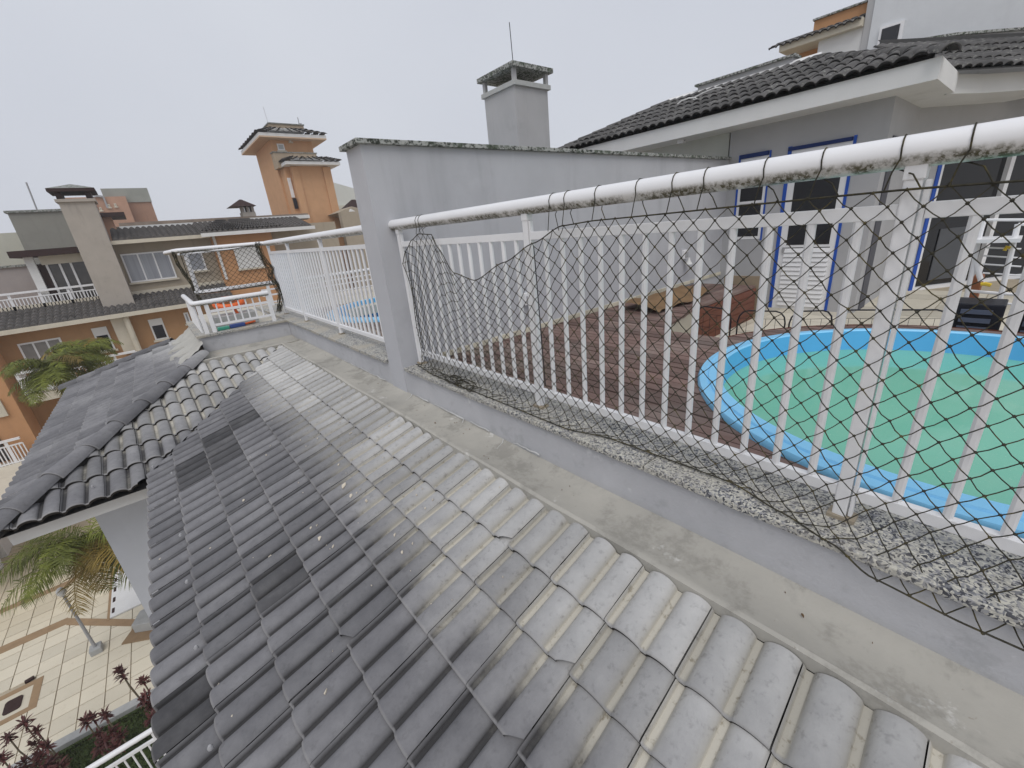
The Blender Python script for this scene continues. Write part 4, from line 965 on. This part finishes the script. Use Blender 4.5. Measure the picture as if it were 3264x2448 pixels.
def barrel_roof(name, par, x0, x1, ye, ze, yt, zt, mat, w=.24, course=.33):
    # joined far tiles: rows of rolls, small on the picture
    m = MB(); nx = int((x1 - x0) / w); L = math.hypot(yt - ye, zt - ze); nc = max(1, int(L / course))
    for j in range(nc):
        f0, f1 = j / nc, (j + 1) / nc
        a = (ye + (yt - ye) * f0, ze + (zt - ze) * f0 + .05); b = (ye + (yt - ye) * f1, ze + (zt - ze) * f1 + .0)
        base = len(m.v); n = nx * 4 + 1
        for (y, z) in (a, b):
            for i in range(n):
                x = x0 + (x1 - x0) * i / (n - 1); h = (0, .07, .10, .07)[i % 4]; m.v.append((x, y, z + h))
        for i in range(n): m.v.append((x0 + (x1 - x0) * i / (n - 1), a[0], a[1] - .06))
        for i in range(n - 1):
            m.f.append((base + i, base + i + 1, base + n + i + 1, base + n + i)); m.f.append((base + 2 * n + i, base + 2 * n + i + 1, base + i + 1, base + i))
    o = m.build(name, mat, par, True); o['kind'] = 'stuff'; return o

def slope_roof(A, B_, Cc, D, par, nu, nr, name='roof'):
    m = MB(); n = nu * 4
    for r in range(nr):
        f0, f1 = r / nr, (r + 1) / nr; base = len(m.v)
        for f, up in ((f0, .06), (f1, 0)):
            for k in range(n + 1):
                u = k / n; h = (0, .06, .09, .06)[k % 4]; p = (A + (B_ - A) * u) * (1 - f) + (D + (Cc - D) * u) * f; m.v.append((p.x, p.y, p.z + h + up))
        for k in range(n): m.f.append((base + k, base + k + 1, base + n + k + 2, base + n + k + 1))
    o = m.build(name, FARROOF, par, True); o['kind'] = 'stuff'; return o
# ---------------------------------------------------------------- orange terrace house across the plaza
YF = 28
th = thing('terrace_house', (-2, 29, G), 'long orange and tan terrace house with dark tiled roofs across the plaza', 'house')
P = lambda y, p: on(1, y, p)
gl = P(27.3, zc(0, 470)); grr = P(27.3, z1(1330, 1030))
ztg = (gl.z + grr.z) / 2 + .05
xr = P(YF, z1(1860, 900)).x
MB().box(-12, YF, G, 3.6, YF + 5, ztg + .1).build('wall', ORANGE_SHADED, th)
MB().box(-12, 27.3, ztg - .16, 3.2, 27.42, ztg + .03).build('gutter', CREAM, th)
MB().box(-12, 27.42, ztg - .16, 3.2, YF, ztg - .08).build('soffit', CREAM, th)
zsk = P(29.3, zc(600, 185)).z
barrel_roof('roof', th, -12, 3.2, 27.36, ztg, 29.3, zsk - .03, FARROOF)
MB().box(-12, 29.18, zsk - .12, 3.2, 29.3, zsk + .16).build('flashing', CREAM, th)
# upper storey
zue = P(28.6, z1(1000, 585)).z
xuL = P(29.3, z1(690, 700)).x; xo = P(29.3, z1(1500, 640)).x; xo2 = P(29.3, z1(1905, 560)).x
MB().box(xuL, 29.3, zsk - .2, xo, 33, zue + .05).build('wall', TAN2, th)
MB().box(xo, 28.9, zsk - 2.6, xo2, 33, zue + .25).build('wall', ORANGE, th); MB().box(xo2, 29.5, zsk - 3, xo2 + 4.0, 33, zue + .3).build('wall', TAN2, th)
zuf = P(28.4, z1(1700, 530)).z
MB().box(P(28.4, z1(775, 600)).x, 28.4, zue - .13, xo - .05, 28.52, zue + .04).build('gutter', CREAM, th)
MB().box(xo - .45, 28.1, zuf - .12, P(28.1, z1(2220, 490)).x, 28.22, zuf + .06).build('gutter', WHITEP, th)
zur = P(31.2, z1(1200, 490)).z
barrel_roof('roof', th, P(28.4, z1(790, 590)).x, xo - .2, 28.45, zue + .03, 31.2, zur, FARROOF)
barrel_roof('roof', th, xo - .4, P(28.1, z1(2200, 490)).x, 28.15, zuf + .05, 31, P(31, z1(1900, 440)).z, FARROOF)
# little hip bump over the orange bay
hb = [P(28.15, z1(1425, 540)), P(29.6, z1(1610, 447)), P(28.15, z1(1985, 500))]
slope_roof(hb[0] + Vector((0, 0, .05)), hb[2] + Vector((0, 0, .05)), hb[1] + Vector((.9, .3, .0)), hb[1] + Vector((-.5, .3, 0)), th, 26, 6)
a, b = P(31.1, z1(845, 505)), P(31.1, z1(1580, 458)); MB().box(a.x, 31.1, a.z - .12, b.x, 31.3, a.z + .10).build('flashing', WHITEP, th)
a, b = P(31, z1(1760, 440)), P(31, z1(2180, 405)); MB().box(a.x, 31, a.z - .12, b.x, 31.3, a.z + .08).build('flashing', WHITEP, th)
a, b = P(31.4, z1(840, 480)), P(31.4, z1(2170, 400)); zz = (a.z + b.z) / 2; MB().box(a.x, 31.4, zz - .3, b.x, 31.9, zz + .06).build('ridge_wall', plain('ridge_cement', (.25, .2, .16), .3, 3, .9, .2), th)
win(th, z1(845, 688), z1(1250, 850), 29.25, 3, GLASSC); win(th, z1(1300, 672), z1(1462, 795), 29.25, 1, GLASSC)
a = P(28.85, z1(1500, 555)); b = P(28.85, z1(1590, 865)); MB().path([(a.x, 28.82, a.z + .2), (a.x, 28.82, b.z)], .07, 8).build('downpipe', WHITEP, th)
win(th, za(960, 245), za(1430, 515), 28.85, 1, WHITEP, WHITEP)
# lower storey openings
win(th, zc(150, 545), zc(640, 715), YF, 3, plain('grey_curtain', (.22, .21, .20), .2, 5, .3, 0))
win(th, zc(800, 408), zc(1020, 585), YF, 1, DARKGL, WHITEP, .28); win(th, z1(1040, 1150), z1(1192, 1275), YF, 1, DARKGL, WHITEP, .25); win(th, z1(1290, 1100), z1(1350, 1170), YF, 1, GLASSC)
for a, b in ((zc(955, 300), zc(1230, 610)),): fbox(a, b, 27.75, .25, 'pilaster', CREAM, th)
a = P(27.6, zc(1110, 320)); MB().path([(a.x, 27.62, ztg - .2), (a.x, 27.62, ztg - 3.4)], .12, 8).build('downpipe', CREAM, th)
# big stucco chimney on the front, in front of the upper storey
a = P(28.2, z1(432, 320)); b = P(28.2, z1(655, 310)); c = P(28.2, z1(890, 965)); d0 = P(28.2, z1(690, 1020))
xm0, xm1 = (a.x + d0.x) / 2, (b.x + c.x) / 2 + .1
chm = MB().box(xm0, 28.2, zsk - .9, xm1, 29.6, a.z).build('chimney', STUC2, th)
MB().box(xm0 - .08, 28.1, a.z, xm1 + .08, 29.7, a.z + .12).build('collar', STUC2, chm)
for xx in (xm0, xm1 - .2): MB().box(xx, 28.25, a.z + .12, xx + .2, 29.5, a.z + .42).build('pier', DARKW, chm)
MB().hexa([(xm0 - .2, 28, a.z + .42), (xm1 + .2, 28, a.z + .42), (xm1 + .2, 29.8, a.z + .42), (xm0 - .2, 29.8, a.z + .42)], [(xm0 - .2, 28, a.z + .55), (xm1 + .2, 28, a.z + .55), (xm1 + .2, 29.8, a.z + .55), (xm0 - .2, 29.8, a.z + .55)]).build('cap_slab', DARKW, chm)
MB().hexa([(xm0 - .2, 28, a.z + .55), (xm1 + .2, 28, a.z + .55), (xm1 + .2, 29.8, a.z + .55), (xm0 - .2, 29.8, a.z + .55)], [(xm0 + .6, 28.8, a.z + .8), (xm1 - .6, 28.8, a.z + .8), (xm1 - .6, 29, a.z + .8), (xm0 + .6, 29, a.z + .8)]).build('cap_top', MOSSCAP, chm)
# glazed terrace room, white post, brown eave and rail left of the chimney
p0, p1 = P(29.6, zb(150, 935)), P(29.6, zb(985, 835))
zz = (p0.z + p1.z) / 2
MB().box(p0.x, 28.9, zz - .16, p1.x, 32, zz + .12).build('eave', DARKW, th)
a, b = P(29.7, zb(400, 1000)), P(29.7, zb(1150, 1260)); MB().box(a.x - .1, 29.7, b.z - .9, xm0, 29.9, zz - .5).build('glazing', plain('dim_glass', (.055, .05, .045), .5, 2, .1, 0, spec=.6), th)
MB().box(p0.x + .8, 29.5, zz - .55, xm0, 29.7, zz - .16).build('beam', CREAM, th)
for u in (545, 715, 860):
    q = P(29.65, zb(u, 960)); MB().box(q.x - .04, 29.62, b.z - .8, q.x + .04, 29.69, zz - .5).build('mullion', WHITE, th)
q = P(29.4, zb(370, 1000)); MB().box(q.x - .15, 29.35, zsk - .3, q.x + .15, 29.55, zz - .16).build('post', WHITEP, th)
q = P(29.66, zb(490, 990)); MB().box(q.x - .12, 29.6, zsk, q.x + .12, 29.68, zz - .5).build('post', DARKW, th)
def rail(par, a, b, y, h, n, name='balcony_railing'):
    p, q = P(y, a), P(y, b); z = (p.z + q.z) / 2; m = MB()
    m.box(p.x, y - .06, z - .09, q.x, y + .06, z); m.box(p.x, y - .03, z - .30, q.x, y + .03, z - .25); m.box(p.x, y - .03, z - h + .05, q.x, y + .03, z - h + .1)
    for k in range(n + 1):
        xx = p.x + (q.x - p.x) * k / n; t = .05 if k % 8 == 0 else .018; m.box(xx - t, y - .02, z - h, xx + t, y + .02, z - (.05 if k % 8 == 0 else .27))
    return m.build(name, WHITE, par)
rail(th, zb(-1200, 1570), zb(1170, 1262), 29.2, .95, 48)
MB().box(-12, 29.1, zsk - .05, xm0, 29.5, P(29.2, zb(1170, 1262)).z - .95).build('kerb_wall', STUC2, th)
# lower balcony rail and the projecting orange block at the left
rail(th, zc(140, 810), zc(1185, 588), 26.7, 1.0, 40)
q = P(26.7, zc(140, 810)); qr = P(26.7, zc(1185, 588)); MB().box(q.x, 26.6, q.z - 1.35, qr.x, YF, q.z - 1.02).build('balcony_slab', CREAM, th)
MB().path([(q.x, 26.7, q.z - .04), (q.x, 28, q.z - .04)], .05, 6).build('rail', WHITE, th)
for k in range(5): MB().box(q.x - .02, 26.9 + k * .25, q.z - 1.0, q.x + .02, 26.94 + k * .25, q.z - .05).build('baluster', WHITE, th)
ob = P(26.5, zc(345, 1430)); MB().box(-14, 26.5, G, ob.x, 28 - .01, ztg - .2).build('wall', ORANGE, th)
rail(th, zc(-250, 1455), zc(175, 1370), 26, 1.1, 12)
q = P(26, zc(240, 1540)); MB().box(-14, 20.9, q.z - .55, q.x + .05, 26.5, q.z - .12).build('balcony_slab', CREAM, th)
fbox(zc(-300, 1090), zc(75, 1175), 26.4, .1, 'awning', CREAM, th); fbox(zc(-200, 1320), zc(100, 1560), 26.45, .05, 'doorway', DARKGL, th)
# small chimney on its roof
a, b = P(31.4, z2(135, 1215)), P(31.4, z2(430, 1150)); zz = P(31.4, z2(300, 1165)).z + .15
x0_, x1_ = P(31.5, z2(200, 1220)).x, P(31.5, z2(425, 1220)).x
sc_ = MB().box(x0_ + .3, 31.5, zur - .4, x1_, 32.3, zz - .32).build('chimney', STUC2, th)
for xx in (x0_ + .35, (x0_ + x1_) / 2 + .1, x1_ - .15): MB().box(xx, 31.6, zz - .4, xx + .14, 32.2, zz).build('pier', STUC2, sc_)
MB().hexa([(a.x, 31.2, zz), (b.x, 31.2, zz), (b.x, 32.6, zz), (a.x, 32.6, zz)], [((a.x + b.x) / 2, 31.8, zz + .42), ((a.x + b.x) / 2 + .1, 31.8, zz + .42), ((a.x + b.x) / 2 + .1, 32, zz + .42), ((a.x + b.x) / 2, 32, zz + .42)]).build('cap_slab', DARKW, sc_)

# right-hand neighbour gable behind the pillar
gb = thing('tan_house', (8, 30, G), 'tan house with white edged gable behind the far pillar', 'house')
a, b = P(30.5, z2(1390, 1210)), P(30.5, z2(1760, 1400)); MB().box(a.x, 30.5, G, b.x + 4, 30, a.z).build('wall', TAN2, gb)
MB().extr([(a.x, 30.5, a.z), (a.x + 1.0, 30.5, a.z + .35), (b.x + 4, 30.5, a.z - .9), (b.x + 4, 30.5, a.z - 2)], (0, 3, 0)).build('gable', TAN2, gb)
pa, pb = P(30.4, z2(1530, 1180)), P(30.4, z2(1690, 1270)); MB().path([pa, pa + (pb - pa) * 4], .14, 4).build('verge', WHITEP, gb)
wr = thing('white_roof', (14, 45, G), 'pale corrugated roof beside the orange tower', 'roof')
q = [P(45, z2(*p)) for p in ((1325, 850), (1600, 930), (1750, 1130), (1380, 1130))]; MB().extr(q, (0, 1, 0)).build('roof_sheet', plain('pale_sheet', (.62, .64, .60), .05, 2, .7, .1), wr)
q = P(45, z2(1325, 1130)); MB().box(q.x - 1, 44.8, q.z - 6, q.x + 12, 46, q.z).build('wall', PALE, wr)
cw = thing('chimney_top', tuple(P(32, z2(1570, 1200))), 'dark capped chimney top beside the far pillar', 'chimney')
a, b = P(32, z2(1500, 1160)), P(32, z2(1720, 1240)); MB().box(a.x + .15, 32, a.z - 2.5, b.x, 33, a.z).build('stack', STUC2, cw); MB().hexa([(a.x - .1, 31.8, a.z), (b.x + .2, 31.8, a.z), (b.x + .2, 33.2, a.z), (a.x - .1, 33.2, a.z)], [((a.x + b.x) / 2, 32.4, a.z + .6), ((a.x + b.x) / 2 + .2, 32.4, a.z + .6), ((a.x + b.x) / 2 + .2, 32.6, a.z + .6), ((a.x + b.x) / 2, 32.6, a.z + .6)]).build('cap', DARKW, cw)

# ---------------------------------------------------------------- orange water tower
ot = thing('orange_tower', (10, 36, G), 'orange water tower with two tiled hip roofs beyond the terrace house', 'tower')
MB().box(8.718, 34, G, 11.35, 38.76, 6.85).build('wall', ORANGE2, ot)
MB().box(7.95, 33.2, 6.70, 12.15, 39.6, 6.78).build('soffit', plain('soffit_cream', (.62, .46, .33), .1, 3, .9, 0), ot)
def hiproof(x0, y0, x1, y1, z0, z1, ins, par, top=True):
    m = MB(); m.hexa([(x0, y0, z0), (x1, y0, z0), (x1, y1, z0), (x0, y1, z0)], [(x0, y0, z0 + .18), (x1, y0, z0 + .18), (x1, y1, z0 + .18), (x0, y1, z0 + .18)]); m.build('fascia', WHITEP, par)
    e = .12; a = [(x0 - e, y0 - e), (x1 + e, y0 - e), (x1 + e, y1 + e), (x0 - e, y1 + e)]; b = [(x0 + ins, y0 + ins), (x1 - ins, y0 + ins), (x1 - ins, y1 - ins), (x0 + ins, y1 - ins)]
    for i in range(4):
        j = (i + 1) % 4; A, B_, Cc, D = Vector((*a[i], z0 + .2)), Vector((*a[j], z0 + .2)), Vector((*b[j], z1)), Vector((*b[i], z1)); m = MB()
        n = 8 * 4; 
        for r in range(4):
            f0, f1 = r / 4, (r + 1) / 4; base = len(m.v)
            for f, up in ((f0, .07), (f1, 0)):
                for k in range(n + 1):
                    u = k / n; h = (0, .06, .09, .06)[k % 4]; p = (A + (B_ - A) * u) * (1 - f) + (D + (Cc - D) * u) * f; m.v.append((p.x, p.y, p.z + h + up))
            for k in range(n): m.f.append((base + k, base + k + 1, base + n + k + 2, base + n + k + 1))
        o = m.build('roof', FARROOF, par, True); o['kind'] = 'stuff'
hiproof(7.95, 33.2, 12.15, 39.6, 6.78, 7.45, 1.1, ot)
MB().box(9.0, 34.4, 7.35, 11.2, 38.4, 7.52).build('flashing', WHITEP, ot); MB().box(9.0, 34.42, 7.52, 11.2, 38.4, 7.75).build('upstand', DIRTYC, ot); MB().box(8.95, 34.36, 7.75, 11.25, 38.4, 7.81).build('cap_stone', MOSSCAP, ot)
MB().box(9.2, 32.6, G, 11.6, 34, 4.95).build('wall', ORANGE2, ot)
MB().box(8.85, 33.0, G, 9.2, 34, 4.95).build('wall', ORANGE2, ot); MB().box(11.2, 32.5, G, 11.72, 32.6, 4.9).build('pilaster', ORANGE2, ot); MB().box(9.2, 32.5, G, 9.62, 32.6, 4.9).build('pilaster', ORANGE2, ot)
hiproof(8.75, 31.9, 12.25, 34.0, 4.95, 5.45, .7, ot)
MB().box(9.5, 32.5, 5.3, 11.4, 33.9, 5.45).build('flashing', WHITEP, ot)
MB().box(8.55, 33.4, 5.35, 11.3, 34, 5.86).build('balcony_wall', DIRTYC, ot); MB().box(8.5, 33.35, 5.86, 11.35, 34, 5.91).build('cap_stone', MOSSCAP, ot); MB().box(8.55, 33.0, 4.9, 8.9, 34, 5.36).build('balcony_wall', DIRTYC, ot)
win(ot, z2(668, 398), z2(770, 480), 33.99, 1, plain('vent_metal', (.45, .48, .5), .05, 4, .5, 0)); win(ot, z2(808, 328), z2(842, 376), 33.99, 1, WHITEP)
q = P(32.95, z2(740, 800)); MB().box(8.9, 32.93, q.z - 1.2, 9.1, 33.0, q.z).build('window', WHITE, ot); MB().box(8.92, 32.90, q.z - 1.9, 9.14, 33.0, q.z - 1.25).build('window', BLACK, ot)
q = P(36, z2(935, 170)); m = MB().path([(q.x, 36, 7.6), (q.x, 36, 8.6)], .03, 5); m.box(q.x - .03, 35.9, 8.1, q.x + .16, 36.1, 8.22); m.build('antenna', METAL, ot)
MB().path([(9.0, 34.5, 7.8), (8.95, 34.5, 8.7)], .012, 4).build('lightning_rod', METAL, ot)

# ---------------------------------------------------------------- far blocks at the left
gb2 = thing('grey_block', (-6, 36, G), 'plain grey building behind the terrace house chimney', 'building')
a, b = P(36, zb(118, 452)), P(36, zb(1200, 345)); MB().box(a.x, 36, G, b.x, 44, (a.z + b.z) / 2 + .1).build('wall', GREYB, gb2); MB().box(a.x - .1, 35.9, (a.z + b.z) / 2 + .1, b.x, 44, (a.z + b.z) / 2 + .22).build('coping', MOSSCAP, gb2)
an = tag(MB().path([P(37, zb(490, 410)), P(37, zb(330, 5))], .04, 5).build('radio_mast', METAL), 'thin lattice radio mast above the plain grey building', 'mast')
cb = thing('cream_block', (-14, 43, G), 'pale cream building at the left edge', 'building')
a = P(43, zb(0, 668)); b = P(43, zb(280, 655)); MB().box(a.x - 15, 43, G, b.x + 6, 50, a.z + .1).build('wall', PALE, cb)
lg = thing('low_wall_block', (-9, 33, G), 'low pinkish grey wall behind the white terrace railing', 'wall')
a = P(33, zb(0, 1130)); MB().box(a.x - 12, 33, G, P(33, zb(380, 1080)).x + .6, 33.4, a.z + .15).build('wall', wallmat('pink_grey', (.38, .35, .34), .3), lg); MB().box(a.x - 12, 32.9, a.z + .15, P(33, zb(380, 1080)).x + .6, 33.5, a.z + .25).build('coping', MOSSCAP, lg)
bb = thing('brick_block', (0, 60, G), 'unfinished bare brick building far behind the chimney', 'building')
a, b = P(60, zb(1270, 85)), P(60, zb(1745, 70)); c = P(60, zb(1900, 560))
MB().box(a.x, 60, G, b.x + .6, 66, a.z - 1.3).build('wall', BRICKB, bb); MB().box(a.x - .05, 59.9, a.z - 1.3, b.x + .65, 66, a.z).build('upper_wall', plain('raw_cement', (.30, .31, .28), .15, 1, .9, .2), bb)
a2 = P(59, zb(1150, 190)); MB().box(a2.x - 2, 59, G, a.x + 1.6, 60, a2.z).build('wall', plain('salmon', (.45, .27, .19), .15, 1.2, .9, .2), bb)
for u, v in ((1350, 280), (1245, 320), (1430, 270)): win(bb, zb(u, v), zb(u + 45, v + 40), 58.95, 1, DARKGL, CREAM, 0, .1)
q0, q1 = P(58.9, zb(1140, 165)), P(58.9, zb(1300, 185)); m = MB().path([q0, q1], .12, 4); m.path([q0, q0 - Vector((0, 0, 1.2))], .1, 4); m.path([q1, q1 - Vector((0, 0, 1.0))], .1, 4); m.build('railing', METAL, bb)
sh = thing('salmon_house', (-1, 40, G), 'small salmon house with white pipes behind the chimney', 'house')
a, b = P(40, zb(1215, 470)), P(40, zb(1390, 620)); MB().box(a.x - .3, 40, G, b.x + .3, 43, a.z + .1).build('wall', plain('salmon', (.45, .27, .19)), sh); MB().box(a.x - .4, 39.6, a.z + .1, a.x + 1.5, 43, a.z + .35).build('roof', DARKW, sh)
a, b = P(39.5, zb(1120, 200)), P(39.5, zb(1205, 385)); MB().path([a, b], .16, 5).build('pipe', WHITEP, sh)

# ---------------------------------------------------------------- plants
def palm(label, base, H, crown, nf, fl, seed, tilt=.3):
    r = random.Random(seed); t = thing('palm_tree', base, label, 'palm', 'palms below the roof')
    b = Vector(base); top = Vector(crown)
    MB().path([b + (top - b) * (i / 6) + Vector((.05 * math.sin(i), .04 * math.cos(i), 0)) * (i % 6 > 0) for i in range(7)], .11, 9, r1=.075).build('trunk', TRUNK, t, True)
    for k in range(nf):
        az = 2 * math.pi * k / nf + r.uniform(-.25, .25); el = r.uniform(-.55, 1.35); L = fl * r.uniform(.8, 1.15)
        d = Vector((math.cos(az), math.sin(az), 0)); m = MB(); pts = []
        p = top.copy(); a = el; n = 12
        for i in range(n + 1):
            pts.append(p.copy()); p = p + (d * math.cos(a) + Vector((0, 0, math.sin(a)))) * L / n; a -= (max(el, .1) + .95) / n * r.uniform(.8, 1.2)
        m.path(pts, .014, 4, False, r1=.004)
        side = d.cross(Vector((0, 0, 1)))
        for i in range(1, n * 4):
            f = i / (n * 4) * n; q = pts[int(f)] + (pts[min(n, int(f) + 1)] - pts[int(f)]) * (f % 1); tan = (pts[min(n, int(f) + 1)] - pts[int(f)]).normalized()
            ll = L * .34 * math.sin(math.pi * min(1, .12 + i / (n * 4) * .86)) ** .7
            for s in (-1, 1):
                dr_ = (side * s + tan * .55 + Vector((0, 0, r.uniform(-.55, .25)))).normalized(); w = tan * .011
                tip = q + dr_ * ll + Vector((0, 0, -ll * r.uniform(.1, .45))); mid = q + dr_ * ll * .5
                m.quad(q - w, q + w, mid + w * 1.2, mid - w * 1.2); m.quad(mid - w * 1.2, mid + w * 1.2, tip)
        m.build('frond', LEAF2 if r.random() < .16 else LEAF, t)
    return t
pc = on(1, 23, zc(470, 760)); palm('bushy palm in front of the terrace house balcony', (pc.x, 23, G), 6, pc, 36, 1.6, 3)
pc2 = on(1, 24, zc(730, 600)); palm('taller palm whose crown reaches the lower windows', (pc2.x, 24, G), 6, pc2, 26, 1.35, 5)
pc3 = on(2, -7.3, z3(610, 1290)); palm('green palm drooping beside the grey wing wall above the plaza', (pc3.x + 1.3, pc3.y + .4, G), 4, pc3, 32, 1.95, 9)
def cordyline(p, heads, label):
    t = thing('red_plant', (p[0], p[1], G), label, 'plant', 'dark red plants along the kerb')
    for (hx, hy, hz_) in heads:
        top = Vector((hx, hy, hz_)); MB().path([(p[0] + (hx - p[0]) * .3, p[1] + (hy - p[1]) * .3, G), top - Vector((0, 0, (hz_ - G) * .35)) * 1, top], .016, 5).build('stem', STEM, t)
        m = MB()
        for k in range(34):
            az, el = R.uniform(0, 6.28), R.uniform(-.5, 1.3); L = R.uniform(.13, .22); d = Vector((math.cos(az) * math.cos(el), math.sin(az) * math.cos(el), math.sin(el)))
            s = d.cross(Vector((0, 0, 1))).normalized() * .022; q = top + Vector((0, 0, R.uniform(-.14, .05)))
            m.quad(q - s * .5, q + s * .5, q + d * L * .6 + s, q + d * L * .6 - s); m.quad(q + d * L * .6 - s, q + d * L * .6 + s, q + d * L - Vector((0, 0, .02)))
        m.build('leaves', REDLEAF, t)
hd_ = lambda z, *p: tuple(on(2, z, z4(*p)))
cordyline((-5.15, 12.3), [hd_(-9.6, 60, 1440)], 'tall red leaved plant with one bare bent stem at the left edge')
cordyline((-4.95, 12.4), [hd_(-9.6, 170, 1340), hd_(-9.75, 258, 1390)], 'two headed red leaved plant beside the kerb')
cordyline((-4.75, 12.1), [hd_(-9.9, 250, 1490), hd_(-9.8, 320, 1500), hd_(-10, 290, 1560), hd_(-10.1, 370, 1600), hd_(-10.2, 250, 1600), hd_(-10.0, 420, 1640), hd_(-10, 330, 1640)], 'dense clump of red leaved plants at the bottom left')
cordyline((-5.6, 12.0), [hd_(-9.8, 10, 1585), hd_(-10, 170, 1620), hd_(-9.9, 60, 1680)], 'low red leaved plant at the very corner of the picture')
cordyline((-3.95, 12.0), [hd_(-9.7, 600, 1320), hd_(-9.8, 650, 1300), hd_(-9.7, 740, 1280), hd_(-10, 690, 1410), hd_(-10, 790, 1400), hd_(-10.1, 740, 1460), hd_(-10.2, 820, 1500), hd_(-10.2, 700, 1510), hd_(-10, 850, 1420)], 'broad clump of red leaved plants between kerb and railing')
cordyline((-3.35, 12.6), [hd_(-9.6, 860, 990), hd_(-9.55, 845, 960)], 'tall red leaved plant leaning over the plaza on a thin stem')
cordyline((-3.0, 12.3), [hd_(-9.6, 1005, 1035), hd_(-9.8, 1030, 1140), hd_(-10, 1060, 1200), hd_(-9.9, 1010, 1180), hd_(-10, 1060, 1290)], 'red leaved plant half hidden by the roof edge')
# white railing of the balcony below
rb = thing('lower_balcony_rail', (-2.3, 7.3, -7.5), 'white balcony railing below the roof edge at bottom left', 'railing')
q0, q1 = on(2, -7, z4(560, 1680)), on(2, -7, z4(1085, 1400)); yy = (q0.y + q1.y) / 2
MB().path([(-4.2, yy, -7), (-1.4, yy, -7)], .045, 10).build('handrail', RAILTUBE, rb, True)
MB().box(-4.2, yy - .02, -7.22, -1.4, yy + .02, -7.17).build('middle_rail', WHITE, rb); MB().box(-4.2, yy - .02, -7.85, -1.4, yy + .02, -7.80).build('bottom_rail', WHITE, rb)
for k in range(28): MB().box(-4.2 + k * .1, yy - .01, -7.82, -4.18 + k * .1, yy + .01, -7.2).build('baluster', WHITE, rb)
for k in range(3): MB().box(-4.0 + k * .95, yy - .03, -8, -3.94 + k * .95, yy + .03, -7.03).build('post', WHITE, rb)

# ---------------------------------------------------------------- misty air between the houses
hm = bpy.data.materials.new('mist'); hm.use_nodes = True; hn_ = hm.node_tree; hn_.nodes.clear()
pv = hn_.nodes.new('ShaderNodeVolumePrincipled'); pv.inputs['Density'].default_value = .0014; pv.inputs['Color'].default_value = (.93, .95, 1, 1); pv.inputs['Anisotropy'].default_value = .2
mo = hn_.nodes.new('ShaderNodeOutputMaterial'); hn_.links.new(pv.outputs[0], mo.inputs['Volume'])
hz_o = MB().box(-320, -320, G - 1.2, 320, 420, 16).build('haze', hm); hz_o['kind'] = 'stuff'; hz_o['label'] = 'thin grey mist filling the air between the houses'; hz_o['category'] = 'haze'
S.cycles.volume_bounces = 1
